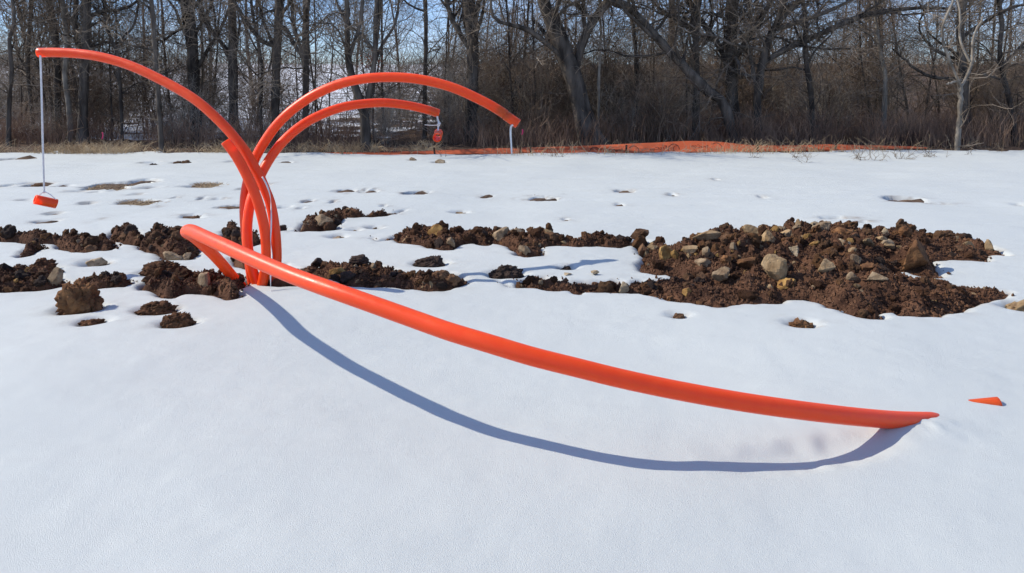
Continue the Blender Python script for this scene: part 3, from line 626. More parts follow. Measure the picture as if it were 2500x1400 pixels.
def conduit_mesh(C, open_start=False, open_end=True, r=PR, wall=0.0055, depth=0.07):
    """outer skin, rounded rim and an inner wall that runs back into the bore"""
    C = np.asarray(C); rad = np.full(len(C), r)
    path = [C]; rr = [rad]
    step = np.linalg.norm(C[1] - C[0]); k = max(2, min(len(C) - 1, int(depth / step)))
    t1 = (C[-1] - C[-2]) / np.linalg.norm(C[-1] - C[-2])
    V, F = sweep(C, rad, 32); Vs = [V]; Fs = [F]; n = len(V)
    T, U, W = frames(C); a = np.linspace(0, 2 * math.pi, 32, endpoint=False)
    def ring(i, rad, off): return C[i] + T[i] * off + rad * (np.cos(a)[:, None] * U[i] + np.sin(a)[:, None] * W[i])
    def bore(end):
        nonlocal n
        i0 = len(C) - 1 if end else 0; sg = 1 if end else -1
        rings = [ring(i0, r - .001, sg * .0012), ring(i0, r - wall + .001, sg * .0012), ring(i0, r - wall, 0)]
        for q in range(1, k + 1): rings.append(ring(i0 - sg * q, r - wall, 0))
        st = (len(C) - 1) * 32 if end else 0
        prev = np.arange(st, st + 32)
        for rg in rings:
            cur = n + np.arange(32); Vs.append(rg); n += 32
            f = np.stack([prev, np.roll(prev, -1), np.roll(cur, -1), cur], -1); Fs.append(f if end else f[:, ::-1]); prev = cur
        Vs.append(C[i0 - sg * k][None]); f = np.stack([prev, np.roll(prev, -1), np.full(32, n)], -1); n += 1; Fs.append(f if end else f[:, ::-1])
    if open_end: bore(True)
    if open_start: bore(False)
    q4 = np.vstack([f for f in Fs if f.shape[1] == 4]); q3 = [f for f in Fs if f.shape[1] == 3]
    return np.vstack(Vs), [q4] + q3
def conduit(name, pts, n, label, trim=0.0, **kw):
    C, Ln = spline(np.array([at(*p) for p in pts]), n)
    full = C
    if trim: C = C[:int(n * (1 - trim / Ln))]
    V, F = conduit_mesh(C, **kw); base = C[0].copy()
    o = obj(name, mesh(name, V - base, F, True, M_PIPE)); o.location = base; tag(o, label, 'conduit', 'bent orange conduits')
    return o, C, full, base
B1 = [(664,712,4.50),(673,660,4.49),(675.5,620,4.48),(671.5,560,4.47),(661,500,4.47),(647.5,464,4.47),(635,434,4.47),(622,410,4.47),(605,380,4.47),(584,350,4.48),(543,303,4.50),(486,251,4.53),(428,214,4.57),(343,171,4.62),(286,150,4.65),(230,136.5,4.67),(180,130.5,4.69),(130,128.5,4.70),(94,129,4.70)]
B2 = [(638,705,4.43),(647,660,4.42),(650.5,620,4.41),(646,560,4.40),(631.5,500,4.39),(618.5,464,4.385),(605,434,4.38),(590,404,4.38),(572,374,4.37),(551,345.5,4.36)]
B3 = [(618,700,4.56),(610,650,4.56),(602.5,590,4.57),(598,545,4.58),(597,500,4.59),(600.5,464,4.60),(608,430,4.61),(620,395,4.62),(636,363,4.62),(664,320,4.62),(694,286,4.61),(729,257,4.60),(771,230,4.58),(829,205.5,4.56),(886,193,4.54),(943,189,4.53),(1000,191,4.52),(1057,200.5,4.51),(1114,217.5,4.50),(1171,243.5,4.49),(1214,267,4.48),(1264,301,4.47)]
B4 = [(632,705,4.47),(618,665,4.47),(606,610,4.48),(603.5,560,4.49),(605.5,530,4.50),(611,497,4.52),(619,470,4.55),(630,442,4.57),(648,406,4.60),(669,373,4.64),(694,343,4.68),(729,312,4.73),(771,286.5,4.79),(829,264,4.87),(886,254,4.94),(943,251.5,5.00),(1000,258.5,5.07),(1043,268.5,5.12),(1070,277,5.15)]
c1, C1, _, b1 = conduit('conduit', B1, 130, 'tall orange conduit arching left, its open end holding the long tape')
c2, C2, _, b2 = conduit('conduit', B2, 70, 'short orange conduit cut off low, leaning left in front of the bundle')
c3, C3, C3f, b3 = conduit('conduit', B3, 150, 'orange conduit arching highest to the right, scored near its open end', trim=0.075)
c4, C4, _, b4 = conduit('conduit', B4, 130, 'orange conduit in the smaller right hand arch, a tag hanging from its end')
c5, C5, _, b5 = conduit('conduit', P5, 170, 'orange conduit bent over towards the camera, lying across the front snow', open_end=False)
# the scored end of the high arch is a collar of its own
E3 = C3f[len(C3) - 1:]; E3 = np.vstack([E3[:1], E3]); E3 = np.array([E3[1] + (E3[-1] - E3[1]) * t for t in np.linspace(0, 1, 8)]) + np.array([0.001, 0, -0.0045])
V, F = conduit_mesh(E3, open_start=True, depth=0.03)
o = obj('end_collar', mesh('end_collar', V - b3, F, True, M_PIPE), c3); tag(o, 'short cut end section, slightly offset')
# tip of conduit in the snow at the far right of the picture
g = gr(2395, 992); a = np.array([g[0] - 0.10, g[1] + 0.015, -0.041]); b = np.array([g[0] + 0.058, g[1] - 0.015, -0.010])
bz = float(base_z(g[0], g[1])); a[2] += bz; b[2] += bz
Cn = np.array([a + (b - a) * t for t in np.linspace(0, 1, 14)]); V, F = conduit_mesh(Cn, depth=0.1)
o = obj('conduit_end', mesh('conduit_end', V - a, F, True, M_PIPE)); o.location = a; tag(o, 'orange conduit end just showing through the snow at the far right', 'conduit')

# ------------------------------------------------------------------ white pull tapes and cut conduit tags
def ribbon(P, width, normals, thick=0.0012):
    P = np.asarray(P, float); T = np.gradient(P, axis=0); T /= np.linalg.norm(T, axis=1)[:, None]
    N = np.asarray(normals, float); Wd = np.cross(T, N); Wd /= np.linalg.norm(Wd, axis=1)[:, None]; N = np.cross(Wd, T)
    q = [P + Wd * width / 2 + N * thick, P - Wd * width / 2 + N * thick, P - Wd * width / 2 - N * thick, P + Wd * width / 2 - N * thick]
    V = np.stack(q, 1).reshape(-1, 3); i = np.arange(len(P) * 4).reshape(-1, 4); j = np.roll(i, -1, 1)
    F = np.stack([i[:-1], j[:-1], j[1:], i[1:]], -1).reshape(-1, 4)
    return V, np.vstack([F, i[:1, ::-1], i[-1:]])
def tape(name, pts, width, label, twist=0.0, n=50, parent=None, ph=0.0):
    C, Ln = spline(np.array(pts), n); a = ph + twist * np.linspace(0, 1, n)
    N = np.stack([np.sin(a), -np.cos(a), 0 * a], 1); V, F = ribbon(C, width, N); base = C[0].copy() if parent is None else np.array(parent.location)
    o = obj(name, mesh(name, V - base, F, True, M_TAPE), parent)
    if parent is None: o.location = base; tag(o, label, 'tape', 'white pull tapes')
    return o
def cord(name, pts, r, parent, mat=M_TAPE):
    C, _ = spline(np.array(pts), 16); V, F = sweep(C, r, 6)
    return obj(name, mesh(name, V - np.array(parent.location), F, True, mat), parent)
def knot(parent, P, r):
    V, F = ICO[2]; V = V * (1 + 0.3 * vn(V * 2.5 + 3, 1))[:, None] * r + np.asarray(P) - np.array(parent.location)
    return obj('knot', mesh('knot', V, F, True, M_TAPE), parent)
def piece(center, axis_, length, label):
    ax = np.asarray(axis_, float); ax /= np.linalg.norm(ax); c = np.asarray(center)
    Cn = np.array([c + ax * t for t in np.linspace(-length / 2, length / 2, 9)])
    V, F = sweep(Cn, PR, 32); m = len(Cn)
    V2, F2 = sweep(Cn, PR - .0055, 32); n = len(V); i0 = np.arange(32); i1 = (m - 1) * 32 + i0
    F = np.vstack([F, F2[:, ::-1] + n, np.stack([i0, i0 + n, np.roll(i0, -1) + n, np.roll(i0, -1)], -1), np.stack([i1, np.roll(i1, -1), np.roll(i1, -1) + n, i1 + n], -1)])
    o = obj('conduit_tag', mesh('conduit_tag', np.vstack([V, V2]) - c, F, True, M_PIPE)); o.location = c; tag(o, label, 'conduit tag'); return o
T1 = tape('pull_tape', [at(98, 134, 4.68), at(99, 146, 4.68), at(102, 250, 4.69), at(105, 370, 4.70), at(108, 469, 4.70)], 0.0115, 'long white tape hanging straight down from the left arch to its tag', 1.0, ph=0.3)
cord('cord', [at(108, 468, 4.70), at(99, 474, 4.69), at(90, 482, 4.68)], 0.0028, T1); cord('cord', [at(108, 468, 4.70), at(122, 475, 4.70), at(136, 487, 4.71)], 0.0028, T1); knot(T1, at(108, 469, 4.70), 0.008)
p_a, p_b = at(89, 488, 4.665), at(134, 497.5, 4.735)
piece((p_a + p_b) / 2, p_b - p_a, 0.125, 'short cut piece of orange conduit hanging from the long tape at left')
T2 = tape('pull_tape', [at(1067, 280, 5.13), at(1068, 288, 5.13), at(1071, 300, 5.13), at(1070, 308, 5.12)], 0.012, 'short white tape hanging from the end of the smaller right arch', 0.8, 20)
knot(T2, at(1071, 305, 5.12), 0.011); knot(T2, at(1073, 302, 5.11), 0.008)
cord('tape_tail', [at(1070, 306, 5.12), at(1055, 306.5, 5.11), at(1037, 305.5, 5.10)], 0.0028, T2)
tape('tape_loop', [at(1070, 308, 5.12), at(1069.5, 318, 5.06), at(1069, 330, 5.00)], 0.011, None, 0.3, 14, T2)
piece(at(1069, 331, 5.045), at(1067, 336, 4.98) - at(1071, 322.5, 5.11), 0.125, 'short cut piece of orange conduit hanging end-on from the smaller right arch')
tape('pull_tape', [at(1256, 303, 4.455), at(1248, 309, 4.45), at(1246.5, 325, 4.45), at(1248, 350, 4.455), at(1249.5, 376, 4.46)], 0.0115, 'white tape end hanging from the highest right arch', 0.9, 30)
gz = gr(661, 716)
tape('pull_tape', [at(640, 432, 4.425), at(651, 452, 4.425), at(660, 480, 4.42), at(662, 520, 4.41), at(662, 555, 4.40), at(661, 590, 4.38), at(664, 630, 4.35), at(661, 670, 4.31), at(661, 700, 4.27), gz + np.array([0, 0, -0.03])], 0.0095, 'white tape hanging down the front of the pipe bundle into the snow', 9.0, 90)

# ------------------------------------------------------------------ orange silt fence along the far edge
FT = [(770,374,376,12.75),(830,372.5,376,12.75),(900,372.5,376,12.75),(1000,370.5,376,12.75),(1100,366.5,375,12.8),(1200,362.5,374,12.85),(1300,360.5,373.5,12.9),(1420,356.5,374,12.8),(1500,353,374,12.8),(1600,348.5,373,12.85),(1680,344,371.5,12.95),(1760,346.5,370.5,13.05),(1820,354,369.5,13.15),(1860,356,368.5,13.2),(1950,355,367,13.3),(2030,352.5,366,13.4),(2100,354.5,364.5,13.55),(2200,357,362,13.75),(2262,360,361.5,13.85)]
FT = np.array(FT); fx = np.linspace(770, 2262, 520); ftop = np.interp(fx, FT[:, 0], FT[:, 1]); fbot = np.interp(fx, FT[:, 0], FT[:, 2]); fd = np.interp(fx, FT[:, 0], FT[:, 3])
k_ = np.ones(15) / 15
for arr in (ftop, fbot, fd): arr[7:-7] = np.convolve(arr, k_, 'valid')
root = empty('silt_fence', at(1500, 373, 12.9)); tag(root, 'low sagging orange silt fence along the far edge of the snow', 'fence')
def fence_pt(i, v, off=0.0):             # v 0 bottom .. 1 top
    b = at(fx[i], fbot[i] + 2.5, fd[i]); t = at(fx[i], ftop[i], fd[i] + 0.018 * (fbot[i] + 2.5 - ftop[i])); p = b + (t - b) * v
    wr = 0.035 * math.sin(v * 3.0) + 0.03 * float(vn(np.array([[p[0] * 2.3, v * 2.0 + p[0] * .8, 0.5]]), 2)[0]) * min(1, (fbot[i] - ftop[i]) / 10) + 0.012 * float(vn(np.array([[p[0] * 9, v * 5, 1.5]]), 3)[0])
    return p + np.array([0, -wr - off, 0])
NV = 9
G = np.array([[fence_pt(i, v / (NV - 1)) for v in range(NV)] for i in range(len(fx))])
Bk = G + np.array([0, 0.004, 0]); n = len(fx) * NV; Ff = grid_faces(len(fx), NV)
idx = np.arange(n).reshape(len(fx), NV); tp = idx[:, -1]; bt = idx[:, 0]
rimf = np.vstack([np.stack([tp[:-1], tp[1:], tp[1:] + n, tp[:-1] + n], -1), np.stack([bt[1:], bt[:-1], bt[:-1] + n, bt[1:] + n], -1)])
rl = np.array(root.location)
obj('fabric', mesh('fabric', np.vstack([G.reshape(-1, 3), Bk.reshape(-1, 3)]) - rl, [np.vstack([Ff[:, ::-1], Ff + n, rimf])], True, M_FENCE), root)
def box_mesh(name, sx_, sy_, sz_, mat):
    V = np.array([(x, y, z) for x in (-sx_ / 2, sx_ / 2) for y in (-sy_ / 2, sy_ / 2) for z in (0, sz_)])
    return mesh(name, V, np.array([(0,1,3,2),(4,6,7,5),(0,4,5,1),(2,3,7,6),(0,2,6,4),(1,5,7,3)]), False, mat)
stk = box_mesh('stake', 0.03, 0.03, 0.26, M_STAKE)
for px in (1062, 1270, 1296, 1530, 1850, 2040):
    i = int(np.argmin(abs(fx - px))); p = fence_pt(i, 0.0); o = obj('stake', stk, root); o.location = Vector((p[0], p[1] + (0.045 if px not in (1062, 1296) else -0.045), -0.12)) - Vector(rl)
    o.rotation_euler = (0, R.uniform(-.08, .08), 0); o.scale = (1, 1, 1 if px not in (1062, 1296) else 0.85)
def on_fence(V2, px, py, slope=0.0):
    """flat print laid on the fabric: V2 in metres, x right, z up"""
    i0 = int(np.argmin(abs(fx - px))); out = []
    for x, z in V2:
        i = int(np.clip(i0 + x / fd[i0] * FPX / (fx[1] - fx[0]), 0, len(fx) - 1)); v = np.clip(((fbot[i] + 2.5) - (py - (z + slope * x) * FPX / fd[i])) / ((fbot[i] + 2.5) - ftop[i]), 0.02, 0.97)
        out.append(fence_pt(i, float(v), 0.005) + np.array([x - (fx[i] - fx[i0]) * fd[i0] / FPX, 0, 0]))
    return np.array(out)
def print_text(txt, px, py, h, wdt, slope):
    cu = bpy.data.curves.new('print', 'FONT'); cu.body = txt; cu.align_x = 'CENTER'; cu.resolution_u = 2
    to = bpy.data.objects.new('print', cu); COL.objects.link(to); dg = bpy.context.evaluated_depsgraph_get(); me = bpy.data.meshes.new_from_object(to.evaluated_get(dg))
    bpy.data.objects.remove(to)
    V = np.array([v.co[:2] for v in me.vertices]); V[:, 0] *= -1                       # the print is seen from behind: mirrored
    V[:, 0] *= wdt / np.ptp(V[:, 0]); V[:, 1] *= h / np.ptp(V[:, 1])
    W_ = on_fence(V, px, py, slope) - rl
    for v, c in zip(me.vertices, W_): v.co = c
    me.materials.clear(); me.materials.append(M_INK)
    obj('print', me, root)
def print_ring(px, py, r, wd=0.012, a0=0, a1=360):
    A = np.radians(np.linspace(a0, a1, 40)); V = np.vstack([np.stack([r * np.cos(A), r * np.sin(A)], 1), np.stack([(r - wd) * np.cos(A), (r - wd) * np.sin(A)], 1)])
    i = np.arange(39); F_ = np.stack([i, i + 1, i + 41, i + 40], -1); obj('printed_ring', mesh('printed_ring', on_fence(V, px, py) - rl, F_, False, M_INK), root)
print_text('EroCon', 1607, 366, 0.055, 0.29, 0.16); print_text('EroCon', 1706, 361, 0.055, 0.29, -0.06); print_text('EroCon', 1500, 371, 0.05, 0.27, 0.1)
print_ring(1643, 365, 0.10, a0=0, a1=200); print_ring(1650, 363, 0.055, 0.009, 20, 250); print_ring(1747, 362, 0.10, a0=-10, a1=130); print_ring(1546, 370, 0.10, a0=-20, a1=140); print_ring(1450, 371, 0.09, a0=20, a1=170)

# ------------------------------------------------------------------ tubes in bulk: trees, shrubs, grass
def tubes(groups):
    """groups: list of (points (N,n,3), radii (N,n), sides) -> V, F"""
    Vs = []; Fs = []; off = 0
    for P, Rr, sides in groups:
        if len(P) == 0: continue
        P = np.asarray(P, float); Rr = np.asarray(Rr, float); N, n, _ = P.shape
        T = np.gradient(P, axis=1); T /= np.linalg.norm(T, axis=2, keepdims=True) + 1e-9
        m = P[:, -1] - P[:, 0]; ref = np.where(np.abs(m[:, 2:3]) > 0.6 * np.linalg.norm(m, axis=1, keepdims=True), np.array([[1.0, 0.13, 0.05]]), np.array([[0.1, 0.2, 1.0]]))
        U = ref[:, None] - (ref[:, None] * T).sum(2, keepdims=True) * T; U /= np.linalg.norm(U, axis=2, keepdims=True) + 1e-9; W = np.cross(T, U)
        a = np.linspace(0, 2 * math.pi, sides, endpoint=False)
        V = P[:, :, None] + Rr[:, :, None, None] * (np.cos(a)[:, None] * U[:, :, None] + np.sin(a)[:, None] * W[:, :, None])
        i = np.arange(N * n * sides).reshape(N, n, sides) + off; j = np.roll(i, -1, 2)
        Fs.append(np.stack([i[:, :-1], j[:, :-1], j[:, 1:], i[:, 1:]], -1).reshape(-1, 4)); Vs.append(V.reshape(-1, 3)); off += N * n * sides
    return np.vstack(Vs), np.vstack(Fs)
def wander(g, p, d, Ln, n, wob, lift):
    pts = [np.array(p, float)]; d = np.array(d, float); d /= np.linalg.norm(d); st = Ln / (n - 1)
    for _ in range(n - 1):
        d = d + g.normal(0, wob, 3); d[2] += lift; d /= np.linalg.norm(d); pts.append(pts[-1] + d * st)
    return np.array(pts)
def side_dir(g, t, ang):
    v = g.normal(size=3); v -= (v @ t) * t; v /= np.linalg.norm(v); return t * math.cos(ang) + v * math.sin(ang)
def sprout(g, P, rad, level, out, dens, lo=0.15, hi=1.0, zmax=9.0, lenk=1.0):
    """branches of the next level along a parent polyline. out[level] = list of (pts, radii)"""
    Ls = np.linalg.norm(np.diff(P, axis=0), axis=1).sum()
    n = max(1, g.poisson(Ls * dens[level]))
    for _ in range(n):
        t = g.uniform(lo, hi); f = t * (len(P) - 1); i = min(int(f), len(P) - 2); p = P[i] + (P[i + 1] - P[i]) * (f - i)
        if p[2] > zmax: continue
        T = P[i + 1] - P[i]; T /= np.linalg.norm(T); r = np.interp(f, np.arange(len(rad)), rad)
        ang = math.radians(g.uniform(28, 75)); d = side_dir(g, T, ang)
        if level == 1: Ln = g.uniform(0.9, 2.6) * lenk; r0 = r * g.uniform(.35, .6); npt, wob, lift = 8, .24, .05
        elif level == 2: Ln = g.uniform(0.45, 1.3) * lenk; r0 = min(r * .6, g.uniform(.006, .014)); npt, wob, lift = 6, .32, .03
        else: Ln = g.uniform(0.18, 0.6) * lenk; r0 = min(r * .7, g.uniform(.004, .0075)); npt, wob, lift = 4, .34, .03
        Q = wander(g, p, d, Ln, npt, wob, lift); rr = np.linspace(r0, max(.0022, r0 * .3), npt)
        out[level].append((Q, rr))
        if level < 3: sprout(g, Q, rr, level + 1, out, dens, .1, 1.0, zmax, lenk)
def pack(lst, sides):
    return [(np.array([q for q, _ in v]), np.array([r for _, r in v]), sides) for v in _bylen(lst)]
def _bylen(lst):
    d = {}
    for q, r in lst: d.setdefault(len(q), []).append((q, r))
    return d.values()
def tree_meshes(out, bark, twig):
    res = []
    V, F = tubes(pack(out[0], 9)); V = V + 0.10 * 0  ; res.append(('trunk', mesh('trunk', V, F, True, bark)))
    a = pack(out[1], 6)
    if a: V, F = tubes(a); res.append(('limbs', mesh('limbs', V, F, True, bark)))
    a = pack(out[2], 4) + pack(out[3], 3)
    if a: V, F = tubes(a); res.append(('crown', mesh('crown', V, F, True, twig)))
    return res

# trees one can tell apart: base y in the photo sets the distance; stems as photo polylines with widths in px
TREES = [
 ('dark', [[(84,330,11),(75,250,10),(69,190,10),(69,110,9),(76,0,8),(80,-160,7),(86,-420,4)]], 'thin dark tree near the left edge, left of the thick pair', 330, 1.0),
 ('dark', [[(143,318,19),(141,250,17),(140,180,16),(137,110,15),(131,55,14),(118,0,13),(105,-180,11),(100,-430,5)]], 'dark straight tree left of the pale twisting one', 318, 1.0),
 ('pale', [[(173,335,14),(170,270,13),(160,210,13),(158,170,12),(164,110,11),(158,50,10),(152,0,9),(146,-170,7),(150,-400,4)]], 'slim pale tree with a twist, between two dark trunks at left', 335, 0.8),
 ('dark', [[(201,330,26),(203,250,23),(206,170,22),(209,120,20),(212,60,17),(213,0,16),(216,-170,13),(214,-420,6)],[(206,175,14),(197,130,13),(186,90,12),(183,50,12),(186,0,11),(190,-160,8),(180,-360,4)]], 'thick dark double trunk at left', 330, 1.1),
 ('dark', [[(396,368,12),(390,300,12),(386,240,11),(383,180,11),(377,110,10),(373,40,10),(369,0,9),(362,-160,7),(366,-350,4)]], 'slender straight tree just left of the first thick gnarled one', 368, 0.9),
 ('dark', [[(482,338,26),(477,250,25),(473,180,27),(470,120,27),(463,60,27),(455,0,25),(448,-170,20),(440,-430,9)],[(474,185,12),(492,150,11),(515,110,9),(536,80,8),(552,40,6),(570,-20,5)],[(466,95,10),(485,70,9),(505,35,8),(520,0,6),(540,-60,4)]], 'thick gnarled tree left of the smooth straight trunk', 338, 1.3),
 ('dark', [[(571,340,25),(570,260,23),(569,180,22),(568,120,21),(567,60,20),(566,0,19),(565,-180,15),(566,-430,7)],[(563,155,8),(548,120,7),(530,80,6),(522,30,5),(510,-30,4)]], 'smooth straight dark trunk right behind the left arch', 340, 1.0),
 ('dark', [[(670,320,21),(673,220,20),(675,150,21),(678,80,20),(682,0,19),(686,-170,14),(690,-400,6)],[(678,60,12),(700,75,11),(718,108,10),(738,140,9),(746,165,7)],[(676,130,9),(660,95,8),(643,50,7),(630,0,6),(615,-80,4)]], 'dark trunk behind the crossing of the pipes', 320, 1.1),
 ('dark', [[(745,330,16),(746,230,16),(745,130,17),(746,60,17),(748,0,16),(750,-170,12),(752,-390,5)],[(742,140,9),(728,100,9),(716,60,8),(712,0,8),(700,-120,5)]], 'dark trunk left of the big right arch', 330, 1.1),
 ('dark', [[(893,366,25),(892,320,23),(888,275,20),(868,215,15),(850,150,12),(849,80,11),(846,0,10),(838,-150,7),(830,-330,4)],[(890,285,14),(902,220,12),(914,150,12),(918,70,11),(921,0,10),(930,-150,7),(935,-320,4)],[(912,160,9),(932,112,8),(958,70,7),(972,20,6),(980,-60,4)],[(852,145,8),(866,100,8),(880,55,8),(886,0,7),(890,-120,4)]], 'many stemmed dark tree in the middle, framed by the right arches', 366, 1.4),
 ('dark', [[(1036,335,11),(1037,250,11),(1038,170,11),(1040,90,10),(1038,0,10),(1036,-150,7),(1030,-350,4)]], 'slim dark tree over the top of the smaller right arch', 335, 1.0),
 ('dark', [[(1148,335,32),(1151,240,31),(1154,150,31),(1151,60,31),(1142,0,30),(1135,-170,24),(1130,-420,10)],[(1150,125,13),(1130,95,12),(1110,60,11),(1088,0,10),(1070,-130,6)]], 'thick upright trunk draped with twigs above the end of the high arch', 335, 1.5),
 ('dark', [[(1448,362,66),(1430,300,52),(1415,245,46),(1402,195,40),(1385,150,33),(1366,95,30),(1347,50,28),(1326,0,26),(1300,-140,20),(1280,-380,9)],[(1405,190,20),(1412,140,21),(1425,95,22),(1446,55,20),(1475,15,17),(1505,-20,14),(1560,-110,9),(1590,-260,5)],[(1388,165,14),(1362,130,13),(1335,108,13),(1305,82,13),(1270,66,12),(1235,58,10),(1207,46,8),(1198,15,6),(1205,-30,4)],[(1350,60,9),(1372,30,8),(1392,12,8),(1425,0,7),(1460,-10,5)]], 'biggest forked tree with a thick leaning base, middle right', 352, 1.2),
 ('pale', [[(1460,345,7),(1461,260,7),(1463,170,7),(1467,80,6),(1463,0,6),(1460,-130,5),(1465,-300,3)]], 'thin pale pole of a tree right of the biggest forked one', 345, 0.5),
 ('dark', [[(1795,330,24),(1770,258,26),(1735,228,25),(1700,195,24),(1665,158,23),(1630,122,21),(1598,86,20),(1568,52,19),(1535,20,18),(1495,-5,16),(1440,-60,12),(1380,-160,6)],[(1668,150,9),(1672,130,8),(1675,108,6),(1690,60,4)]], 'black trunk leaning far over to the left', 330, 1.2),
 ('dark', [[(1550,330,11),(1553,250,11),(1553,160,11),(1551,110,10),(1546,60,10),(1535,0,9),(1520,-150,6),(1515,-320,3)]], 'slim upright tree under the leaning black trunk', 330, 1.0),
 ('dark', [[(1795,345,36),(1790,270,32),(1786,210,30),(1784,150,29),(1786,80,28),(1791,0,27),(1798,-170,20),(1790,-420,9)],[(1786,190,18),(1768,140,16),(1745,95,15),(1715,55,13),(1690,20,11),(1660,-60,7),(1640,-180,4)],[(1785,160,12),(1815,110,13),(1840,75,13),(1868,30,12),(1890,-20,9),(1910,-120,5)]], 'heavy dark trunk where the leaning one starts', 345, 1.4),
 ('dark', [[(1698,335,17),(1700,260,17),(1701,180,17),(1699,110,16),(1702,50,15),(1705,0,14),(1712,-160,9),(1712,-350,4)]], 'plain dark trunk between the leaning one and the heavy one', 335, 1.2),
 ('dark', [[(1850,338,21),(1848,280,20),(1850,230,20),(1858,170,18),(1872,110,17),(1893,65,16),(1920,30,14),(1955,-5,12),(2000,-110,8),(2030,-260,4)],[(1847,215,10),(1838,170,10),(1826,120,9),(1805,75,9),(1775,48,8),(1735,34,7),(1690,38,5)],[(1862,158,14),(1900,130,15),(1950,106,15),(2010,80,14),(2060,56,13),(2110,38,12),(2180,26,10),(2260,20,9),(2330,24,6)],[(1885,75,11),(1930,60,11),(1985,42,10),(2040,20,9),(2100,-10,7),(2160,-60,4)]], 'dark tree sending long limbs sideways to the right', 338, 1.4),
 ('pale', [[(2336,366,14),(2340,320,12),(2344,260,11),(2346,212,11)],[(2346,212,8),(2332,180,7),(2318,150,7),(2303,105,6),(2300,70,6),(2312,35,6),(2330,0,5),(2345,-60,4)],[(2346,212,8),(2362,185,8),(2372,155,8),(2376,110,7),(2382,75,6),(2398,40,4)],[(2368,152,7),(2352,120,7),(2342,85,6),(2345,50,5),(2338,0,5),(2330,-60,3)],[(2345,196,6),(2328,200,5),(2312,205,3)]], 'pale grey small tree with a forked crown at the right edge of the field', 366, 0.5),
 ('dark', [[(2362,345,20),(2358,270,20),(2354,200,20),(2347,120,19),(2343,60,19),(2350,0,18),(2355,-160,13),(2350,-380,6)],[(2352,195,10),(2310,192,9),(2270,188,8),(2235,168,8),(2205,145,6),(2180,120,4)],[(2350,90,9),(2395,60,9),(2440,32,8),(2490,15,7),(2540,5,5)]], 'dark trunk right behind the pale forked one', 345, 1.3),
 ('pale', [[(2156,340,12),(2158,280,12),(2161,220,11),(2160,170,10),(2150,130,8),(2140,70,7),(2135,0,6),(2128,-140,4)]], 'short tan trunk amid brown brush, left of the pale forked tree', 340, 0.8),
 ('dark', [[(2480,345,13),(2470,270,12),(2452,200,12),(2440,130,11),(2446,60,10),(2440,0,9),(2430,-140,6)],[(2450,160,9),(2480,128,8),(2510,95,7),(2540,60,5)]], 'dark bent tree at the right edge of the photo', 345, 1.3),
 ('dark', [[(1985,332,14),(1982,260,14),(1975,190,13),(1965,130,12),(1968,60,11),(1960,0,10),(1950,-140,6)]], 'dark upright trunk below the long sideways limbs', 332, 1.3),
 ('dark', [[(20,330,12),(22,250,11),(28,180,10),(24,110,9),(35,50,8),(30,0,8),(22,-150,5)]], 'leftmost dark tree at the edge of the photo', 330, 1.1),
 ('dark', [[(298,345,8),(296,270,8),(292,200,8),(286,130,8),(268,90,8),(258,45,7),(254,0,7),(248,-140,4)],[(286,125,6),(300,90,6),(322,70,6),(335,30,5),(345,-40,3)]], 'thin crooked dark tree under the middle of the left arch', 345, 1.2),
 ('dark', [[(640,338,9),(636,260,9),(640,180,8),(632,110,8),(620,50,7),(612,0,7),(600,-140,4)]], 'thin dark tree just right of the smooth straight trunk', 338, 1.0),
]
def px_tree(spec, idx):
    kind, stems, lab, by, dn = spec; by = max(by, 340 + 3 * (idx % 5)); g = np.random.default_rng(500 + idx)
    d0 = CAMH * FPX / (by - HORIZON); base = at(stems[0][0][0], by, d0); base[2] = -0.05
    out = {0: [], 1: [], 2: [], 3: []}
    for si, st in enumerate(stems):
        st = list(st)
        drift = g.uniform(-.5, .5)
        P = []
        for k, (x, y, wpx) in enumerate(st):
            dd = d0 + (0 if si == 0 else drift * (k / (len(st) - 1)) * 1.6); P.append(at(x, y, dd))
        if si == 0: P[0] = at(st[0][0], by, d0)
        P = np.array(P); rr = np.array([s[2] for s in st]) * d0 / FPX / 2
        if si == 0: P[0, 2] = -0.12
        n = 22 if si == 0 else 14
        C, _ = spline(P, n); u = np.linspace(0, 1, n); tt = np.linspace(0, 1, len(rr)); r2 = np.interp(u, tt, rr)
        C = C + 0.012 * g.normal(size=C.shape) * np.linspace(0, 1, n)[:, None]
        r2 = r2 * (1 + 0.08 * g.normal(size=n))
        if si == 0: r2[0] *= 1.35; r2[1] *= 1.12
        out[0 if si == 0 else 1].append((C - base, r2))
        dens = {1: 1.5 * dn, 2: 5.0 * dn, 3: 7.0}
        sprout(g, C - base, r2, 1 if r2.mean() > .03 and kind == 'dark' else 2, out, dens, 0.22 if si == 0 else 0.15, 1.0, 4.6)
        if r2.mean() > .03: sprout(g, C - base, r2, 2, out, {2: 4.5 * dn, 3: 7.0}, 0.08, 1.0, 4.2)
    root = empty('tree', base); tag(root, lab, 'tree', 'bare trees along the field edge')
    for nm, me in tree_meshes(out, M_BARKP if kind == 'pale' else M_BARK, M_TWIG): obj(nm, me, root)
for i, t in enumerate(TREES): px_tree(t, i)

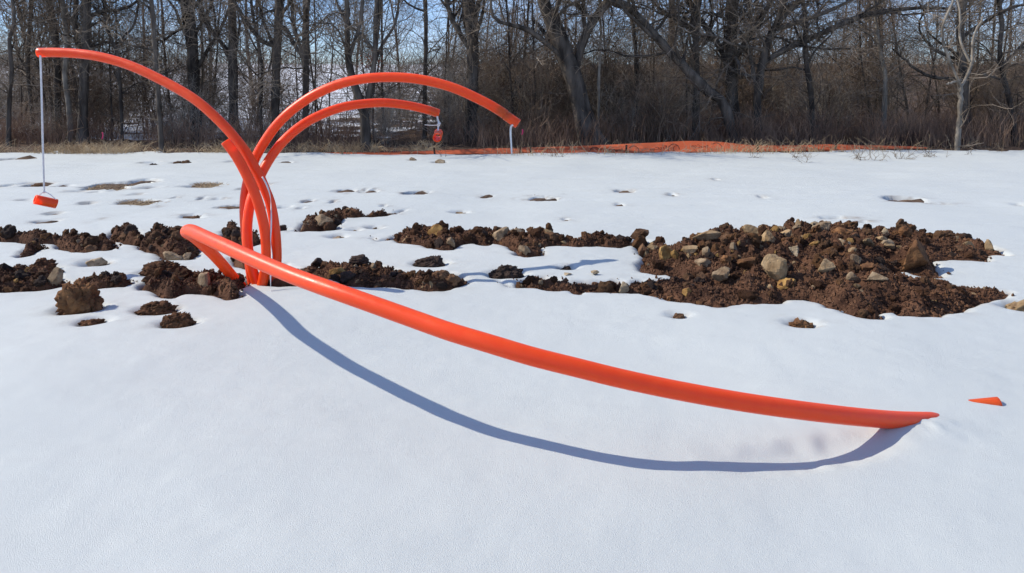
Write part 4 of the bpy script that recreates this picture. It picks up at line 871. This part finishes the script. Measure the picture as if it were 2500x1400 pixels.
# saplings, young trees and shrubs that fill the thicket: a few kinds, many plants
def sapling(seed, H, r, bark, twig, lean=.05, dens=(3.0, 5.6, 7.0)):
    g = np.random.default_rng(seed); out = {0: [], 1: [], 2: [], 3: []}
    C = wander(g, (0, 0, -.1), (g.normal(0, lean), g.normal(0, lean), 1), H, 18, .045, .02); rr = np.linspace(r, r * .22, 18); out[0].append((C, rr))
    sprout(g, C, rr, 1, out, {1: dens[0], 2: dens[1], 3: dens[2]}, .08, 1.0, 4.8, 0.8)
    return tree_meshes(out, bark, twig)
def shrub(seed, H, n, bark, twig, spread=.6):
    g = np.random.default_rng(seed); out = {0: [], 1: [], 2: [], 3: []}
    for _ in range(n):
        a = g.uniform(0, 6.28); s = g.uniform(.05, spread); Ln = H * g.uniform(.55, 1.1)
        C = wander(g, (g.normal(0, .12), g.normal(0, .12), -.08), (math.cos(a) * s, math.sin(a) * s, 1), Ln, 9, .10, -.02); r0 = g.uniform(.006, .014); rr = np.linspace(r0, .003, 9)
        out[0].append((C, rr)); sprout(g, C, rr, 2, out, {2: 4.0, 3: 7.0}, .1, 1.0, 9, .95)
    V, F = tubes(pack(out[0], 4)); V2, F2 = tubes(pack(out[2], 3) + pack(out[3], 3))
    return [('stems', mesh('stems', V, F, True, twig)), ('twigs', mesh('twigs', V2, F2, True, twig))]
def plant(parts, name, loc, rz, sc, lab, cat, grp):
    root = empty(name, loc); root.rotation_euler = (0, 0, rz); root.scale = (sc, sc, sc * 1.0); tag(root, lab, cat, grp)
    for nm, me in parts: obj(nm, me, root)
SAP = [sapling(60 + i, 5.2 + .5 * i, .018 + .005 * (i % 4), M_BARK, M_TWIG if i % 2 else M_TWIGB) for i in range(7)]
BIG = [sapling(80 + i, 8.5, .05 + .017 * i, M_BARK, M_TWIG, .04, (2.4, 4.6, 6.0)) for i in range(4)]
SHR = [shrub(90 + i, 1.5 + .35 * (i % 4), 10 + i, M_TWIGB, (M_TWIGB, M_TWIG, M_TWIGP)[i % 3], .45 + .12 * (i % 3)) for i in range(7)]
rr = random.Random(31)
NEAR = [(20,'leftmost dark tree'),(84,'thin dark tree at far left'),(158,'slim pale twisted tree'),(203,'thick dark double trunk'),(298,'thin crooked tree under the left arch'),(396,'slender tree left of the gnarled one'),(482,'thick gnarled tree'),(571,'smooth straight trunk'),(640,'thin tree right of the smooth trunk'),(672,'trunk behind the pipe crossing'),(745,'trunk left of the high arch'),(893,'many stemmed middle tree'),(1036,'slim tree over the small arch'),(1148,'thick trunk above the high arch end'),(1300,'pale drooping limb of the forked tree'),(1440,'biggest forked tree'),(1550,'slim tree under the leaning trunk'),(1698,'plain trunk by the leaning one'),(1795,'heavy dark trunk'),(1850,'tree with long sideways limbs'),(1985,'upright trunk below the long limbs'),(2156,'short tan trunk'),(2250,'brush left of the pale forked tree'),(2340,'pale forked tree'),(2440,'bent tree at the right edge')]
def near(x, y):
    px = 1250 + x / y * FPX
    if px < -40: return 'beyond the left border of the picture'
    if px > 2540: return 'beyond the right border of the picture'
    q = min(NEAR, key=lambda q: abs(q[0] - px)); return ('just left of the ' if px < q[0] else 'just right of the ') + q[1]
for k in range(120):
    y = rr.uniform(15.6, 23) if k < 95 else rr.uniform(23, 32); x = rr.uniform(-.78, .78) * y + (0.06 * y if rr.random() < .35 else 0)
    sc = rr.uniform(.75, 1.2)
    plant(SAP[k % 7], 'sapling', (x, y, float(hill(np.array(x), np.array(y)))), rr.uniform(0, 6.28), sc, ('tall' if sc > .98 else 'short') + (' bare sapling in front ' if y < 18 else ' bare sapling deeper in ' if y < 23 else ' bare sapling far back ') + near(x, y), 'sapling', 'saplings in the thicket')
for k in range(20):
    y = rr.uniform(20, 44); x = rr.uniform(-.78, .78) * y
    plant(BIG[k % 4], 'tree', (x, y, float(hill(np.array(x), np.array(y)))), rr.uniform(0, 6.28), rr.uniform(.8, 1.25), ('second row bare tree ' if y < 30 else 'distant bare tree ') + near(x, y), 'tree', 'trees deeper in the wood')
for k in range(215):
    right = rr.random() < .55
    y = rr.uniform(14.9, 18) if k < 60 else rr.uniform(17, 27); x = (rr.uniform(-.1, .8) if right else rr.uniform(-.8, .1)) * y
    if x < -1.0 and y < 13.9: y += 0.6
    sc = rr.uniform(.5, .9)
    plant(SHR[k % 7], 'shrub', (x, y, float(hill(np.array(x), np.array(y)))), rr.uniform(0, 6.28), sc * (1.0 if y < 17 else 1.45) * (1.1 if right else (.8 if y < 17 else 1.0)), (('big ' if sc > .7 else 'small ') + ('pale' if k % 7 % 3 == 2 else 'brown') + (' shrub in front ' if y < 17 else ' shrub farther in ' if y < 22 else ' shrub far back ')) + near(x, y), 'shrub', 'shrubs in the undergrowth')

# ------------------------------------------------------------------ undergrowth, dry grass, far wood (uncountable)
def blades(n, fx_, h0, h1, r, bend, mat, name, seed, seg=4, zf=None):
    g = np.random.default_rng(seed); x, y = fx_(g, n); z = np.full(n, -.03) if zf is None else zf(x, y); h = g.uniform(h0, h1, n)
    a = g.uniform(0, 6.28, n); b = g.uniform(.1, bend, n); t = np.linspace(0, 1, seg)[None]
    kink = np.where(g.random(n) < .35, 1.0, 0.0)
    dx = np.cos(a)[:, None] * b[:, None] * h[:, None] * t ** 1.6; dy = np.sin(a)[:, None] * b[:, None] * h[:, None] * t ** 1.6
    zz = z[:, None] + h[:, None] * (t - kink[:, None] * b[:, None] * .55 * t ** 3)
    P = np.stack([x[:, None] + dx, y[:, None] + dy, zz], -1) + g.normal(0, .06, (n, seg, 3)) * (h[:, None, None] * t[..., None])
    rad = np.broadcast_to(r * g.uniform(.6, 1.4, (n, 1)) * (1 - .65 * t), (n, seg))
    V, F = tubes([(P, rad, 3)]); o = obj(name, mesh(name, V, F, True, mat)); return o
def wall_xy(y0, y1, x0=-.8, x1=.8, clump=None):
    def f(g, n):
        y = g.uniform(y0, y1, n); x = g.uniform(x0, x1, n) * y
        if clump is not None:
            for k in range(3):
                bad = vn(p3(x, y, clump, clump, 2.0), 3) < -.05; m = bad.sum(); y[bad] = g.uniform(y0, y1, m); x[bad] = g.uniform(x0, x1, m) * y[bad]
        return x, y
    return f
o = blades(9000, wall_xy(14.1, 17.5, clump=.9), .22, .75, .0042, .7, M_BRUSH, 'undergrowth', 1); tag(o, 'reddish brown dead undergrowth along the foot of the wood', 'undergrowth', kind='stuff')
o = blades(4200, wall_xy(14.4, 19, -.02, .82, clump=.7), .3, .85, .0045, .5, M_BRUSH, 'undergrowth', 2, 5); tag(o, 'taller brown dead stalks under the trees on the right', 'undergrowth', kind='stuff')
o = blades(3600, wall_xy(12.6, 13.7, -.8, -.1, clump=1.4), .05, .22, .0045, 1.6, M_STRAW, 'dry_grass', 3); tag(o, 'flattened tan grass along the left edge of the snow', 'grass', kind='stuff')
def fence_xy(g, n):
    px = np.concatenate([g.normal(1310, 60, n // 8), g.normal(1480, 70, n // 8), g.normal(1790, 45, n // 6), g.normal(1960, 110, n // 4), g.uniform(1500, 2600, n)])[:n]
    d = np.interp(px, FT[:, 0], FT[:, 3]) - g.uniform(.03, .55, n) + np.clip((px - 2200) / 300, 0, 1) * .9; return (px - 1250) / FPX * d, d
o = blades(620, fence_xy, .06, .30, .0042, 1.3, M_STRAW, 'dry_grass', 4, 5); tag(o, 'pale dry grass blades in front of the orange fence', 'grass', kind='stuff')
def straw_xy(g, n):
    out = []
    for cx, cy, wd, ht in ((275,457,130,14),(515,452,74,10),(336,496,104,11)):
        for _ in range(n // 3 + 1):
            a = g.uniform(0, 6.28); q = g.random() ** .5; p = gr(cx + q * math.cos(a) * wd / 2, cy + q * math.sin(a) * ht / 2); out.append(p[:2])
    out = np.array(out)[:n]; return out[:, 0], out[:, 1]
o = blades(1500, straw_xy, .02, .05, .004, 3.0, M_STRAW, 'straw', 6, 3); tag(o, 'short tan straw in the thawed patches on the left', 'straw', kind='stuff')
def far_xy(g, n): y = g.uniform(150, 330, n); return g.uniform(-.8, .8, n) * y, y
o = blades(3000, far_xy, 2.0, 5.0, .07, .5, M_TWIGB, 'far_wood', 9, 4, lambda x, y: hill(x, y) - .2); tag(o, 'far off brown scrub on the rise behind the wood', 'scrub', kind='stuff')
# weeds poking out of the snow at the right, each one a plant
WEEDS = [(2105,391,70,24,'tangled dry weed in the snow right of the fence print, left of two'),(2200,388,60,22,'tangled dry weed in the snow near the right end of the fence, middle one'),(2285,385,75,20,'widest dry weed clump in the snow toward the right edge'),(1978,402,22,26,'single branching stalk standing farthest out on the right snow'),(1945,386,40,16,'small dry stalks in the snow below the fence, left of the branching stalk'),(1830,385,34,12,'small bent stalks in the snow under the end of the fence print'),(1088,384,24,14,'small dark twig tuft in the far snow near the pale flat stone'),(2375,380,14,18,'single thin stalk leaning in the snow at the far right'),(2440,372,60,12,'low weed tuft at the far right edge of the snow'),(1355,383,50,12,'dry stalks in the snow below the fence, right of the high arch')]
for k, (cx, by, wd, ht, lab) in enumerate(WEEDS):
    g = np.random.default_rng(700 + k); b0 = gr(cx, by); s = b0[1] / FPX; out = {1: [], 3: []}
    for _ in range(max(1, int(wd / 7))):
        p = np.array([g.uniform(-.4, .4) * wd * s if wd > 20 else 0, g.uniform(-.15, .15), -.04]); Q = wander(g, p, (g.normal(0, .5), g.normal(0, .3), 1), ht * s * g.uniform(.8, 1.4) + .05, 7, .30, -.03)
        out[1].append((Q, np.linspace(.0042, .0022, 7))); sprout(g, Q, np.linspace(.004, .002, 7), 3, out, {3: 14}, .2, 1, 9, .45)
    root = empty('weed', b0); tag(root, lab, 'weed', 'weeds in the snow')
    V, F = tubes(pack(out[1], 4)); obj('stalk', mesh('stalk', V, F, True, M_WEED), root); V, F = tubes(pack(out[3], 3)); obj('twigs', mesh('twigs', V, F, True, M_WEED), root)
# survey ribbons and the tuft of rusty leaves
for px, py, dd, h, lab in ((250, 332, 14.0, .13, 'pink survey ribbon tied in the brush under the left arch'), (1275, 323, 13.6, .10, 'faint pink ribbon in the brush beside the end of the high arch')):
    p = at(px, py, dd); C = np.array([p + np.array([.012 * math.sin(4 * t), 0, h / 2 - h * t]) for t in np.linspace(0, 1, 9)]); N = np.tile([[.2, -1, 0]], (9, 1))
    V, F = ribbon(C, .022, N); o = obj('survey_ribbon', mesh('survey_ribbon', V - p, F, True, M_PINK)); o.location = p; tag(o, lab, 'ribbon')
g = np.random.default_rng(77); c = at(905, 148, 14.6); Vs = []; Fs = []
for k in range(70):
    p = g.normal(0, 1, 3) * np.array([.12, .1, .08]); u = g.normal(size=3); u /= np.linalg.norm(u); v = np.cross(u, g.normal(size=3)); v /= np.linalg.norm(v); l = .03
    q = [p - u * l, p + v * l * .45 + np.cross(u, v) * .006, p + u * l, p - v * l * .45 + np.cross(u, v) * .006]; Fs.append([4 * k, 4 * k + 1, 4 * k + 2, 4 * k + 3]); Vs += q
o = obj('leaf_tuft', mesh('leaf_tuft', np.array(Vs), np.array(Fs), False, M_REDLEAF)); o.location = c; tag(o, 'tuft of rusty dead leaves clinging above the big right arch', 'leaves', kind='stuff')
